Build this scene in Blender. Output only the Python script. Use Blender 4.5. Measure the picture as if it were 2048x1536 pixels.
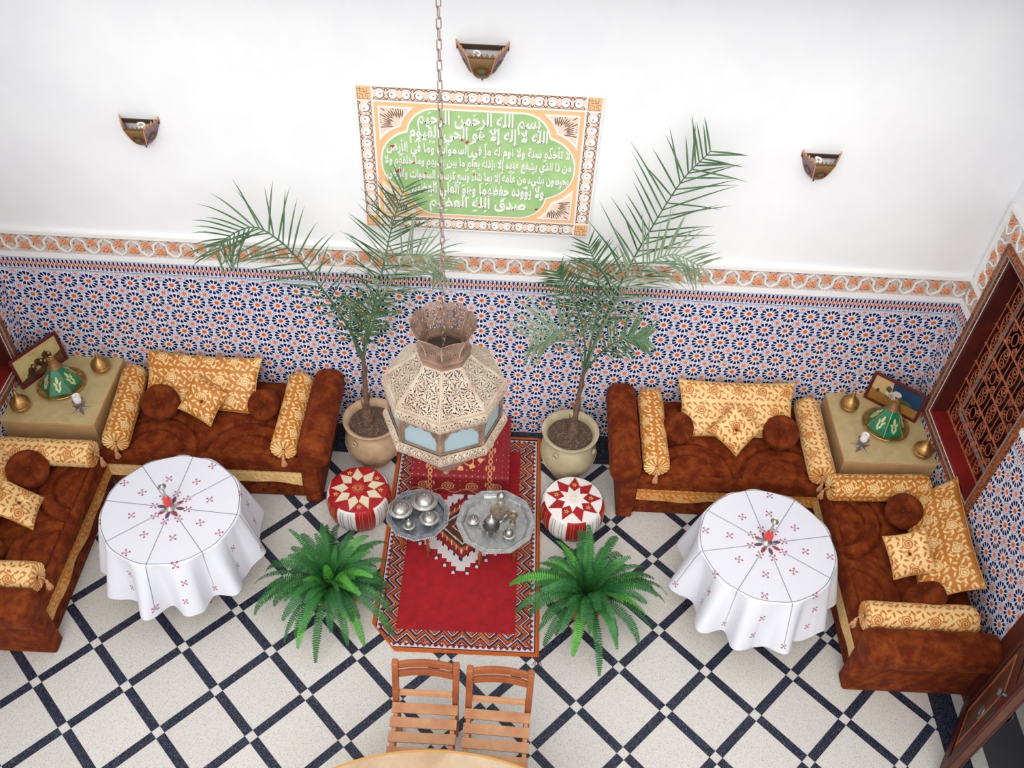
import bpy, bmesh, math, random
import numpy as np
from mathutils import Vector, Matrix
random.seed(7); RNG = np.random.default_rng(7)
PI = math.pi
SC = bpy.context.scene
COL = SC.collection
for o in list(bpy.data.objects): bpy.data.objects.remove(o)

# ------------------------------------------------------------------ camera
yaw, pitch, roll = 0.012368, 0.800687, -0.0576556
fw = Vector((math.sin(yaw)*math.cos(pitch), math.cos(yaw)*math.cos(pitch), -math.sin(pitch)))
rt = Vector((math.cos(yaw), -math.sin(yaw), 0)); dn = fw.cross(rt)
r2 = rt*math.cos(roll) + dn*math.sin(roll); d2 = -rt*math.sin(roll) + dn*math.cos(roll)
cam = bpy.data.cameras.new('camera'); camo = bpy.data.objects.new('camera', cam); COL.objects.link(camo)
mt = Matrix((r2, -d2, -fw)).transposed().to_4x4(); mt.translation = Vector((0.01226, -2.7432, 5.7891))
camo.matrix_world = mt
cam.sensor_fit = 'HORIZONTAL'; cam.sensor_width = 36; cam.lens = 36*1880.92/2048; cam.clip_start = .05; cam.clip_end = 100
SC.camera = camo
# ------------------------------------------------------------------ sky light of the open courtyard
wd = bpy.data.worlds.new('sky'); SC.world = wd; wd.use_nodes = True
bg = wd.node_tree.nodes['Background']; bg.inputs[0].default_value = (.94, .97, 1, 1); bg.inputs[1].default_value = 1.25
sun = bpy.data.lights.new('veiled_sun', 'SUN'); sun.energy = 1.7; sun.angle = math.radians(50); sun.color = (1, .96, .9)
suno = bpy.data.objects.new('veiled_sun', sun); COL.objects.link(suno); suno.rotation_euler = (math.radians(42), math.radians(-6), 0)
suno.location = (0, -1, 9)
SC.view_settings.view_transform = 'Standard'; SC.view_settings.look = 'None'; SC.view_settings.gamma = 1
SC.view_settings.exposure = 0.05
try: SC.view_settings.use_curve_mapping = False
except Exception: pass

# ------------------------------------------------------------------ helpers
def lin(c):
    c = c/255.0
    return c/12.92 if c <= .04045 else ((c+.055)/1.055)**2.4
def S(r, g, b): return (lin(r), lin(g), lin(b), 1)

class MB:
    def __init__(s): s.v = []; s.f = []; s.m = []
    def add(s, vs, fs, mi=0):
        n = len(s.v); s.v.extend([tuple(p) for p in vs]); s.f.extend([tuple(i+n for i in f) for f in fs]); s.m.extend([mi]*len(fs)); return s
    def box(s, x0, y0, z0, x1, y1, z1, mi=0):
        vs = [(x, y, z) for z in (z0, z1) for y in (y0, y1) for x in (x0, x1)]
        return s.add(vs, [(0,2,3,1),(4,5,7,6),(0,1,5,4),(2,6,7,3),(0,4,6,2),(1,3,7,5)], mi)
    def prism(s, poly, a, b, mi=0, M=None):           # polygon (x,y) counter-clockwise, extruded a..b on z, optional matrix
        n = len(poly); vs = [(p[0], p[1], a) for p in poly] + [(p[0], p[1], b) for p in poly]
        if M is not None: vs = [M @ Vector(p) for p in vs]
        fs = [tuple(range(n-1, -1, -1)), tuple(range(n, 2*n))] + [(i, (i+1) % n, n+(i+1) % n, n+i) for i in range(n)]
        return s.add(vs, fs, mi)
    def flat(s, poly, z, mi=0, M=None):
        vs = [(p[0], p[1], z) for p in poly]
        if M is not None: vs = [M @ Vector(p) for p in vs]
        return s.add(vs, [tuple(range(len(poly)))], mi)
    def lathe(s, prof, n=24, mi=0, c=(0, 0, 0), cap=True, wob=None):
        vs = []
        for (r, z) in prof:
            for k in range(n):
                a = 2*PI*k/n; rr = r*(wob(a, z) if wob else 1)
                vs.append((c[0]+rr*math.cos(a), c[1]+rr*math.sin(a), c[2]+z))
        fs = [(i*n+k, i*n+(k+1) % n, (i+1)*n+(k+1) % n, (i+1)*n+k) for i in range(len(prof)-1) for k in range(n)]
        if cap:
            if prof[0][0] > 1e-4: fs.append(tuple(range(n-1, -1, -1)))
            if prof[-1][0] > 1e-4: fs.append(tuple((len(prof)-1)*n+k for k in range(n)))
        return s.add(vs, fs, mi)
    def tube(s, pts, r, n=6, mi=0, closed=False):
        P = [Vector(p) for p in pts]; N = len(P)
        R = r if isinstance(r, (list, tuple)) else [r]*N
        vs = []; up = None
        for i in range(N):
            a = P[(i-1) % N] if (closed or i > 0) else P[i]; b = P[(i+1) % N] if (closed or i < N-1) else P[i]
            t = (b-a)
            t = t.normalized() if t.length > 1e-9 else Vector((0, 0, 1))
            if up is None: up = Vector((0, 0, 1)) if abs(t.z) < .9 else Vector((1, 0, 0))
            x = up.cross(t)
            if x.length < 1e-6: x = Vector((1, 0, 0)).cross(t)
            x.normalize(); y = t.cross(x); up = y
            for k in range(n):
                q = P[i] + x*(R[i]*math.cos(2*PI*k/n)) + y*(R[i]*math.sin(2*PI*k/n)); vs.append(q)
        fs = []
        for i in range(N if closed else N-1):
            j = (i+1) % N
            fs += [(i*n+k, i*n+(k+1) % n, j*n+(k+1) % n, j*n+k) for k in range(n)]
        if not closed: fs += [tuple(range(n-1, -1, -1)), tuple((N-1)*n+k for k in range(n))]
        return s.add(vs, fs, mi)
    def grid(s, P, mi=0, cu=False, cv=False, keep=None):   # P[nu][nv] points
        P = np.asarray(P, float); nu, nv = P.shape[:2]; n0 = len(s.v)
        s.v.extend(map(tuple, P.reshape(-1, 3).tolist()))
        for i in range(nu if cu else nu-1):
            for j in range(nv if cv else nv-1):
                if keep is not None and not keep[i, j]: continue
                i2 = (i+1) % nu; j2 = (j+1) % nv
                s.f.append((n0+i*nv+j, n0+i2*nv+j, n0+i2*nv+j2, n0+i*nv+j2)); s.m.append(mi)
        return s
    def xf(s, M, start=0):
        for i in range(start, len(s.v)): s.v[i] = tuple(M @ Vector(s.v[i]))
        return s
    def mesh(s, name, mats, smooth=None, attr=None, fix=False):
        me = bpy.data.meshes.new(name); me.from_pydata(s.v, [], s.f)
        for m in (mats if isinstance(mats, (list, tuple)) else [mats]): me.materials.append(m)
        if any(s.m): me.polygons.foreach_set('material_index', s.m)
        if fix:
            bm = bmesh.new(); bm.from_mesh(me); bmesh.ops.recalc_face_normals(bm, faces=bm.faces); bm.to_mesh(me); bm.free()
        if smooth is not None:
            me.shade_smooth()
            if smooth > 0: me.set_sharp_from_angle(angle=math.radians(smooth))
        if attr is not None:
            at = me.attributes.new('pat', 'FLOAT', 'POINT'); at.data.foreach_set('value', np.asarray(attr, np.float32).ravel())
        me.update(); return me
    def build(s, name, mats, parent=None, smooth=None, bev=0, solid=0, attr=None, fix=True, loc=None, rot=None, segs=2):
        me = s.mesh(name, mats, smooth, attr, fix)
        return link(name, me, parent, bev, solid, loc, rot, segs)

def link(name, me, parent=None, bev=0, solid=0, loc=None, rot=None, segs=2):
    o = bpy.data.objects.new(name, me); COL.objects.link(o)
    if parent: o.parent = parent
    if loc: o.location = loc
    if rot: o.rotation_euler = rot
    if solid:
        md = o.modifiers.new('thick', 'SOLIDIFY'); md.thickness = solid; md.offset = 0
    if bev:
        md = o.modifiers.new('bevel', 'BEVEL'); md.width = bev; md.segments = segs; md.limit_method = 'ANGLE'; md.angle_limit = math.radians(40)
    return o
def tag(o, label=None, cat=None, group=None, kind=None):
    if label: o['label'] = label
    if cat: o['category'] = cat
    if group: o['group'] = group
    if kind: o['kind'] = kind
    return o
def thing(name, label, cat, loc=(0, 0, 0), rz=0, group=None):
    o = bpy.data.objects.new(name, None); COL.objects.link(o); o.location = loc; o.rotation_euler = (0, 0, rz); o.empty_display_size = .05
    return tag(o, label, cat, group)
def dup(root, loc, rz, label, group=None):
    def cp(o, par):
        c = o.copy(); COL.objects.link(c); c.parent = par
        for ch in o.children: cp(ch, c)
        return c
    r = cp(root, None); r.location = loc; r.rotation_euler = (0, 0, rz); r['label'] = label
    if group: r['group'] = group
    return r
def struct(o): o['kind'] = 'structure'; return o
def crom(pts, n):
    P = [Vector(p) for p in pts]; P = [P[0]*2-P[1]] + P + [P[-1]*2-P[-2]]; out = []
    m = len(P)-3
    for k in range(n):
        t = k/(n-1)*m; i = min(int(t), m-1); t -= i
        a, b, c, d = P[i:i+4]
        out.append(.5*((2*b) + (c-a)*t + (2*a-5*b+4*c-d)*t*t + (3*b-a-3*c+d)*t**3))
    return out
def circ(r, n=24, cx=0, cy=0, a0=0): return [(cx+r*math.cos(a0+2*PI*k/n), cy+r*math.sin(a0+2*PI*k/n)) for k in range(n)]
def leafpoly(cx, cy, ang, a, b, n=5):
    pts = []
    for k in range(2*n):
        t = k/(2*n)*2*PI; x = a*math.cos(t); y = b*math.sin(t)*(1-.25*math.cos(t))
        pts.append((cx+x*math.cos(ang)-y*math.sin(ang), cy+x*math.sin(ang)+y*math.cos(ang)))
    return pts

# ------------------------------------------------------------------ materials
def mat(name, rgb, rough=.6, metal=0, rgb2=None, nscale=8, nlo=.35, nhi=.65, bump=0, bscale=60, sheen=0, coat=0, spec=.5, detail=4, trans=0, attr=False, rnd=0):
    m = bpy.data.materials.new(name); m.use_nodes = True; nt = m.node_tree; N = nt.nodes; L = nt.links; b = N['Principled BSDF']
    b.inputs['Base Color'].default_value = rgb; b.inputs['Roughness'].default_value = rough; b.inputs['Metallic'].default_value = metal
    b.inputs['Specular IOR Level'].default_value = spec
    if sheen:
        b.inputs['Sheen Weight'].default_value = sheen; b.inputs['Sheen Roughness'].default_value = .4
        b.inputs['Sheen Tint'].default_value = tuple(min(1, x*2.2+.05) for x in rgb[:3])+(1,)
    if coat: b.inputs['Coat Weight'].default_value = coat; b.inputs['Coat Roughness'].default_value = .15
    if trans: b.inputs['Transmission Weight'].default_value = trans
    tc = N.new('ShaderNodeTexCoord')
    last = None
    if rgb2 is not None:
        mx = N.new('ShaderNodeMix'); mx.data_type = 'RGBA'; mx.inputs[6].default_value = rgb; mx.inputs[7].default_value = rgb2
        if attr:
            at = N.new('ShaderNodeAttribute'); at.attribute_name = 'pat'; L.new(at.outputs['Fac'], mx.inputs[0])
        else:
            nz = N.new('ShaderNodeTexNoise'); nz.inputs['Scale'].default_value = nscale; nz.inputs['Detail'].default_value = detail; nz.inputs['Roughness'].default_value = .6
            L.new(tc.outputs['Object'], nz.inputs['Vector'])
            mr = N.new('ShaderNodeMapRange'); mr.inputs[1].default_value = nlo; mr.inputs[2].default_value = nhi
            L.new(nz.outputs['Fac'], mr.inputs[0]); L.new(mr.outputs[0], mx.inputs[0])
        last = mx.outputs[2]
        L.new(last, b.inputs['Base Color'])
    if rnd:
        oi = N.new('ShaderNodeObjectInfo'); mr = N.new('ShaderNodeMapRange'); mr.inputs[3].default_value = 1-rnd; mr.inputs[4].default_value = 1+rnd
        L.new(oi.outputs['Random'], mr.inputs[0]); hs = N.new('ShaderNodeHueSaturation'); L.new(mr.outputs[0], hs.inputs['Value'])
        if last is not None: L.new(last, hs.inputs['Color'])
        else: hs.inputs['Color'].default_value = rgb
        L.new(hs.outputs[0], b.inputs['Base Color'])
    if bump:
        nz = N.new('ShaderNodeTexNoise'); nz.inputs['Scale'].default_value = bscale; nz.inputs['Detail'].default_value = 3; L.new(tc.outputs['Object'], nz.inputs['Vector'])
        bp = N.new('ShaderNodeBump'); bp.inputs['Strength'].default_value = bump; bp.inputs['Distance'].default_value = .01
        L.new(nz.outputs['Fac'], bp.inputs['Height']); L.new(bp.outputs[0], b.inputs['Normal'])
    return m
def terrazzo(name, base, speck, scale, thr, rough=.35):
    m = mat(name, base, rough, rnd=.04, spec=.25); nt = m.node_tree; N = nt.nodes; L = nt.links; b = N['Principled BSDF']
    ge = N.new('ShaderNodeNewGeometry'); col = None; prev = base
    hs = [n for n in N if n.type == 'HUE_SAT'][0]
    for sc_, th, c in ((scale, thr, speck), (scale*.45, thr*.55, tuple(x*.6 for x in speck[:3])+(1,))):
        vo = N.new('ShaderNodeTexVoronoi'); vo.inputs['Scale'].default_value = sc_; L.new(ge.outputs['Position'], vo.inputs['Vector'])
        sp = N.new('ShaderNodeSeparateColor'); L.new(vo.outputs['Color'], sp.inputs[0])
        m1 = N.new('ShaderNodeMath'); m1.operation = 'MULTIPLY'; L.new(sp.outputs[0], m1.inputs[0]); m1.inputs[1].default_value = th
        m2 = N.new('ShaderNodeMath'); m2.operation = 'LESS_THAN'; L.new(vo.outputs['Distance'], m2.inputs[0]); L.new(m1.outputs[0], m2.inputs[1])
        mx = N.new('ShaderNodeMix'); mx.data_type = 'RGBA'; mx.inputs[7].default_value = c; L.new(m2.outputs[0], mx.inputs[0])
        if col is None: mx.inputs[6].default_value = base
        else: L.new(col, mx.inputs[6])
        col = mx.outputs[2]
    L.new(col, hs.inputs['Color'])
    return m

PLASTER = mat('white_plaster', S(243, 243, 244), .85, rgb2=S(237, 237, 239), nscale=2, bump=.05, bscale=30)
TRIMW = mat('white_trim', S(240, 240, 242), .6)
TZW = terrazzo('terrazzo_white', S(213, 209, 203), S(150, 145, 140), 260, .45)
TZD = terrazzo('terrazzo_dark', S(30, 35, 52), S(150, 155, 165), 260, .38)
GROUT = mat('grout', S(70, 70, 75), .9)
GLW = mat('glaze_white', S(226, 230, 242), .25, spec=.25); GLN = mat('glaze_navy', S(18, 26, 82), .2, rnd=.15, spec=.25); GLO = mat('glaze_orange', S(222, 104, 40), .25, rnd=.06, spec=.25)
GLP = mat('glaze_peach', S(236, 186, 160), .3, spec=.25); GLB = mat('glaze_blue', S(96, 122, 190), .25, spec=.25); GLK = mat('glaze_teal', S(62, 84, 112), .25, spec=.25)
STUC = mat('stucco_beige', S(226, 212, 202), .85, rgb2=S(190, 168, 154), nscale=90, bump=.6, bscale=160)
STUO = mat('stucco_orange', S(240, 170, 128), .8, rgb2=S(228, 142, 96), nscale=60, bump=.4, bscale=120)
STUW = mat('stucco_white', S(240, 238, 236), .8); STUD = mat('stucco_shadow_brown', S(128, 100, 82), .9); STUP = mat('stucco_pink', S(240, 212, 192), .85)
GREEN = mat('panel_green', S(152, 190, 126), .7, rgb2=S(170, 204, 138), nscale=6); PEACH = mat('panel_peach', S(246, 190, 138), .75); CRIM = mat('panel_crimson', S(190, 30, 60), .6)
VELV = mat('rust_velvet', S(96, 34, 10), .85, rgb2=S(150, 74, 26), nscale=13, nlo=.42, nhi=.8, bump=.5, bscale=45, sheen=.35, detail=6, spec=.15)
VELD = mat('dark_tuft', S(60, 22, 8), .9)
VELR = mat('brown_round_velvet', S(92, 34, 10), .85, rgb2=S(140, 66, 24), nscale=14, nlo=.42, nhi=.8, bump=.3, bscale=40, sheen=.35, spec=.15)
GOLD = mat('gold_damask', S(192, 118, 38), .5, rgb2=S(244, 208, 146), attr=True, bump=.15, bscale=25, sheen=.25)
GOLDI = mat('cream_damask', S(240, 200, 136), .5, rgb2=S(186, 108, 36), attr=True, bump=.15, bscale=25, sheen=.25)
GOLDP = mat('gold_satin', S(214, 158, 84), .45, rgb2=S(172, 112, 44), nscale=22, bump=.3, bscale=30, sheen=.2)
TASSEL = mat('tassel_thread', S(226, 172, 128), .6, rgb2=S(190, 128, 84), nscale=200)
CLOTH = mat('white_cotton', S(224, 224, 232), .85, bump=.1, bscale=40)
THRN = mat('thread_navy', S(70, 74, 92), .8); THRR = mat('thread_red', S(188, 44, 62), .8); THRP = mat('thread_plum', S(104, 48, 84), .8)
PEWT = mat('pewter', S(214, 214, 214), .34, .8, rgb2=S(168, 170, 174), nscale=30, nlo=.3, nhi=.7, bump=.25, bscale=120)
PEWTD = mat('dark_pewter', S(162, 168, 176), .34, .8, rgb2=S(122, 128, 136), nscale=30, bump=.25, bscale=120)
SILV = mat('polished_silver', S(200, 197, 192), .3, .9, rgb2=S(158, 154, 148), nscale=40, bump=.15, bscale=140)
DULLS = mat('dull_silver_gilt', S(176, 162, 140), .4, .7, rgb2=S(130, 116, 98), nscale=40)
DARKS = mat('dark_silver', S(96, 92, 90), .4, .8, bump=.3, bscale=90)
BRASS = mat('aged_brass', S(206, 164, 98), .34, .8, rgb2=S(156, 112, 62), nscale=24, bump=.2, bscale=120)
BRASSD = mat('dull_brass', S(150, 108, 70), .5, .5)
LANT = mat('lantern_pale_brass', S(206, 190, 168), .55, .2, rgb2=S(180, 156, 136), nscale=10)
LANB = mat('lantern_brown_brass', S(172, 142, 122), .5, .3, rgb2=S(132, 104, 88), nscale=14)
LAND = mat('lantern_dark', S(60, 48, 42), .6, .2)
FROST = mat('frosted_glass', S(152, 172, 178), .35, 0, spec=.6)
CHAIN = mat('chain_metal', S(168, 146, 134), .4, .6)
WOODR = mat('honey_pine', S(170, 96, 50), .4, rgb2=S(136, 68, 34), nscale=5, coat=.2)
WOODL = mat('worn_pine', S(208, 158, 116), .55, rgb2=S(184, 126, 86), nscale=6)
WOODT = mat('pale_table_top', S(206, 182, 152), .5, rgb2=S(184, 150, 116), nscale=4)
TABLEB = mat('beige_laminate', S(202, 180, 132), .5, rgb2=S(190, 166, 116), nscale=14, bump=.1, bscale=80)
TABLES = mat('tan_board_edge', S(214, 176, 126), .55, rgb2=S(200, 160, 110), nscale=9)
REDP = mat('red_paint', S(138, 26, 20), .5, rgb2=S(112, 20, 16), nscale=5); REDD = mat('dark_red_wood', S(88, 26, 18), .5, rgb2=S(64, 18, 12), nscale=6)
GREYL = mat('grey_line', S(140, 146, 144), .5)
ORN = mat('painted_floral_band', S(168, 92, 44), .6, rgb2=S(96, 48, 30), nscale=55, nlo=.45, nhi=.55)
IRON = mat('copper_iron', S(196, 118, 80), .5, .3, rgb2=S(160, 84, 54), nscale=20)
PANE = mat('dark_pane', S(26, 14, 14), .08, spec=.8)
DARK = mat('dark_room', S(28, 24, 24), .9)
DOORW = mat('door_wood', S(100, 60, 40), .5, rgb2=S(76, 42, 28), nscale=5)
CLAY = mat('olive_clay', S(196, 184, 152), .7, rgb2=S(172, 158, 124), nscale=7, bump=.15, bscale=30)
CLAYP = mat('pink_clay', S(200, 172, 140), .7, rgb2=S(176, 144, 112), nscale=7, bump=.15, bscale=30)
SOIL = mat('potting_soil', S(84, 64, 52), .95, rgb2=S(140, 112, 96), nscale=70, nlo=.5, nhi=.7, bump=1, bscale=60)
TERRA = mat('terracotta', S(182, 100, 68), .8, rgb2=S(160, 82, 54), nscale=8)
PALM = mat('palm_green', S(92, 124, 84), .5, rgb2=S(58, 92, 56), nscale=6, sheen=0); PALMD = mat('palm_grey_green', S(134, 150, 118), .5, rgb2=S(98, 122, 92), nscale=6)
TRUNK = mat('palm_trunk', S(128, 98, 78), .9, rgb2=S(92, 68, 54), nscale=30, bump=.6, bscale=50)
FERN = mat('fern_green', S(52, 118, 50), .6, rgb2=S(34, 92, 44), nscale=5, rnd=.18); FERNL = mat('fern_light', S(84, 154, 52), .55, rgb2=S(60, 140, 48), nscale=5, rnd=.12)
LRED = mat('red_leather', S(176, 22, 30), .4, rgb2=S(152, 16, 24), nscale=10, bump=.15, bscale=50); LWHT = mat('white_leather', S(236, 232, 228), .5, bump=.15, bscale=50); LCRM = mat('cream_leather', S(222, 206, 178), .5, bump=.2, bscale=60)
GOLDT = mat('gold_thread', S(222, 186, 110), .45, .2)
PALEG = mat('pale_gilt', S(208, 206, 150), .45, .2)
TAGG = mat('emerald_glaze', S(2, 136, 92), .22, rgb2=S(0, 100, 66), nscale=14, coat=.4, bump=.2, bscale=60)
WAX = mat('white_wax', S(242, 236, 236), .5); STARM = mat('star_pewter', S(150, 138, 132), .4, .6)
MAROON = mat('maroon_frame', S(94, 24, 26), .4)
PAPER = mat('bulb_white', S(245, 243, 236), .4); BLACK = mat('black_plastic', S(22, 20, 22), .5)

# ================================================================== FLOOR
XL, XR, YB, YF = -3.58, 3.17, 2.33, -3.1
D = .58; WST = .058
floor = struct(MB().box(XL-.1, YF-.1, -.12, XR+.6, YB+.1, -.004).build('floor', GROUT))
BX0, BX1, BY1 = -3.32, 2.914, 2.03
def clip_poly(poly, x0, x1, y0, y1):
    def cut(P, f, ip):
        out = []
        for i in range(len(P)):
            a, b = P[i], P[(i+1) % len(P)]; fa, fb = f(a), f(b)
            if fa >= 0: out.append(a)
            if (fa >= 0) != (fb >= 0):
                t = fa/(fa-fb); out.append((a[0]+(b[0]-a[0])*t, a[1]+(b[1]-a[1])*t))
        return out
    for f in (lambda p: p[0]-x0, lambda p: x1-p[0], lambda p: p[1]-y0, lambda p: y1-p[1]):
        if len(poly) < 3: return []
        poly = cut(poly, f, None)
    return poly
a1 = Vector((D/2, D/2)); a2 = Vector((D/2, -D/2)); e1 = a1.normalized(); e2 = a2.normalized(); PL = a1.length
def quad(c, l1, l2):
    return [tuple(c+e1*sx*l1/2+e2*sy*l2/2) for sx, sy in ((-1, -1), (-1, 1), (1, 1), (1, -1))][::-1]
g = .0012
KIND = {'floor_tile': (PL-WST-g, PL-WST-g, TZW), 'floor_strip': (PL-WST-g, WST-g, TZD), 'floor_band': (WST-g, PL-WST-g, TZD), 'floor_inset': (WST-g, WST-g, TZW)}
shared = {}
rest = MB()
def ccw(P):
    A = sum(P[i][0]*P[(i+1) % len(P)][1]-P[(i+1) % len(P)][0]*P[i][1] for i in range(len(P))); return P if A > 0 else P[::-1]
for i in range(-14, 15):
    for j in range(-14, 15):
        n0 = a1*i + a2*j
        for kind, c in (('floor_tile', n0+(a1+a2)/2), ('floor_strip', n0+a1/2), ('floor_band', n0+a2/2), ('floor_inset', n0)):
            l1, l2, m_ = KIND[kind]; q = ccw(quad(Vector((0, 0)), l1, l2)); w = [(p[0]+c.x, p[1]+c.y) for p in q]
            cp = clip_poly(w, BX0, BX1, -2.7, BY1)
            if len(cp) < 3: continue
            A = abs(sum(cp[k][0]*cp[(k+1) % len(cp)][1]-cp[(k+1) % len(cp)][0]*cp[k][1] for k in range(len(cp))))/2
            if A < 2e-5: continue
            if max(p[1] for p in cp) < -.72:
                rest.prism(ccw(cp), -.004, 0, 0 if m_ is TZW else 1); continue
            full = abs(A - l1*l2) < 1e-6
            nm = 'floor_strip' if kind == 'floor_band' else kind
            if full:
                if kind not in shared: shared[kind] = MB().prism(q, -.004, 0).mesh(nm, m_)
                link(nm, shared[kind], floor, loc=(c.x, c.y, 0))
            else: MB().prism(ccw(cp), -.004, 0).build(nm, m_, floor, fix=False)
tag(rest.build('floor_paving', [TZW, TZD], floor), kind='stuff')
def fstrip(x0, y0, x1, y1, m_): MB().box(x0+.0006, y0+.0006, -.004, x1-.0006, y1-.0006, 0).build('floor_border', m_, floor)
for k in range(6):
    ya, yb = -2.7+k*(YB+2.7)/6, -2.7+(k+1)*(YB+2.7)/6
    fstrip(BX1, ya, 3.07, yb, TZD); fstrip(3.07, ya, XR, yb, TZW); fstrip(-3.48, ya, BX0, yb, TZD); fstrip(XL, ya, -3.48, yb, TZW)
for k in range(8):
    xa, xb = BX0+k*(BX1-BX0)/8, BX0+(k+1)*(BX1-BX0)/8; fstrip(xa, BY1, xb, YB, TZD)

# ================================================================== WALLS
TH = .006      # tile thickness: wall cores sit this far behind the tiled face
WT = 4.02
wall_back = struct(MB().box(XL-.3, YB+TH, 0, XR+.3, YB+.25, WT).build('wall_back', PLASTER))
RW = (1.17, 2.07, .76, 2.22)          # right window opening y0,y1,z0,z1
DR = (-.95, .14, 2.15)                # door opening y0,y1,top
m = MB(); x0, x1 = XR+TH, XR+.30
m.box(x0, RW[1], 0, x1, YB+TH, WT); m.box(x0, RW[0], 0, x1, RW[1], RW[2]); m.box(x0, RW[0], RW[3], x1, RW[1], WT)
m.box(x0, DR[1], 0, x1, RW[0], WT); m.box(x0, DR[0], DR[2], x1, DR[1], WT); m.box(x0, YF, 0, x1, DR[0], WT)
wall_right = struct(m.build('wall_right', PLASTER))
m = MB(); x0, x1 = XL-.30, XL-TH
m.box(x0, RW[1], 0, x1, YB+TH, WT); m.box(x0, RW[0], 0, x1, RW[1], RW[2]); m.box(x0, RW[0], RW[3], x1, RW[1], WT); m.box(x0, YF, 0, x1, RW[0], WT)
wall_left = struct(m.build('wall_left', PLASTER))
# unseen ledge added round the courtyard top to shade the upper walls
m = MB(); pr = .55
m.box(XL-.3, YB-pr, WT, XR+.3, YB+.25, WT+.22); m.box(XL-.3, YF, WT, XL+pr, YB-pr, WT+.22); m.box(XR-pr, YF, WT, XR+.3, YB-pr, WT+.22)
struct(m.build('shade_ledge_1', PLASTER))
# dark room behind the door
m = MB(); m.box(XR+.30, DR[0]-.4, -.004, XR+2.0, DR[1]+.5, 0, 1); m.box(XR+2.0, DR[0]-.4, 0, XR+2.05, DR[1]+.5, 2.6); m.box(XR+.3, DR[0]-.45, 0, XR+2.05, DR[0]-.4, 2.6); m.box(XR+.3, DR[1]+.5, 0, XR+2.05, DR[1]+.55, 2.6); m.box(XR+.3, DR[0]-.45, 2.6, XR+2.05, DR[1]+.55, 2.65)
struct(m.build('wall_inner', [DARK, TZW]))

# ------------------------------------------------------------------ glazed star tiles
TS = .1467
def star_tile():
    m = MB(); s = TS; h = s/2-.0007
    m.box(-h, -h, -TH, h, h, 0, 0)
    e = .0006
    def P(poly, mi, z=e): m.prism(ccw(poly), 0, z, mi)
    P(circ(.122*s, 12), 2)
    for k in range(12):
        a = 2*PI*k/12; ca, sa = math.cos(a), math.sin(a)
        def R(pts): return [(s*(x*ca-y*sa), s*(x*sa+y*ca)) for x, y in pts]
        P(R([(.19, 0), (.30, -.052), (.385, -.082), (.43, -.055), (.45, 0), (.43, .055), (.385, .082), (.30, .052)]), 1)
        a += PI/12; ca, sa = math.cos(a), math.sin(a)
        P(R([(.15, 0), (.19, -.014), (.235, 0), (.19, .014)]), 3)
    for sx in (-1, 1):
        for sy in (-1, 1):
            cx, cy = sx*s/2, sy*s/2
            def Q(pts):
                q = [(cx - sx*s*x, cy - sy*s*y) for x, y in pts]
                q = clip_poly(ccw(q), -h, h, -h, h)
                if len(q) > 2: P(q, mi)
            mi = 2; Q([(.008, .008), (.088, .008), (.072, .072), (.008, .088)])
            mi = 2; Q([(0, .104), (.03, .108), (.035, .135), (0, .15)]); Q([(.104, 0), (.108, .03), (.135, .035), (.15, 0)])
            mi = 2; Q([(.092, .062), (.125, .072), (.118, .118), (.072, .125), (.062, .092), (.084, .084)])
            mi = 3; Q([(.165, .01), (.19, .0), (.2, .035), (.175, .045)]); Q([(.01, .165), (0, .19), (.035, .2), (.045, .175)])
            mi = 3; Q([(.135, .055), (.16, .06), (.15, .085), (.128, .08)]); Q([(.055, .135), (.06, .16), (.085, .15), (.08, .128)])
            mi = 1; Q([(.205, .05), (.245, .09), (.225, .125), (.19, .09)]); Q([(.05, .205), (.09, .245), (.125, .225), (.09, .19)]); mi = 5; Q([(.225, .02), (.255, .01), (.265, .05), (.235, .06)]); Q([(.02, .225), (.01, .255), (.05, .265), (.06, .235)]); Q([(.15, .15), (.175, .14), (.185, .185), (.14, .175)])
            mi = 4; Q([(.3, .03), (.33, .02), (.33, .06), (.305, .065)]); Q([(.03, .3), (.02, .33), (.06, .33), (.065, .305)])
    return m
SM = star_tile(); SMATS = [GLW, GLN, GLO, GLP, GLB, GLK]
star_mesh = SM.mesh('wall_tile', SMATS)
def cut_mesh(me, planes, name):
    bm = bmesh.new(); bm.from_mesh(me)
    for co, no in planes:
        bmesh.ops.bisect_plane(bm, geom=bm.verts[:]+bm.edges[:]+bm.faces[:], plane_co=co, plane_no=no, clear_outer=True)
    n = bpy.data.meshes.new(name); bm.to_mesh(n); bm.free()
    for mm in me.materials: n.materials.append(mm)
    return n if len(n.polygons) else None
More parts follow.
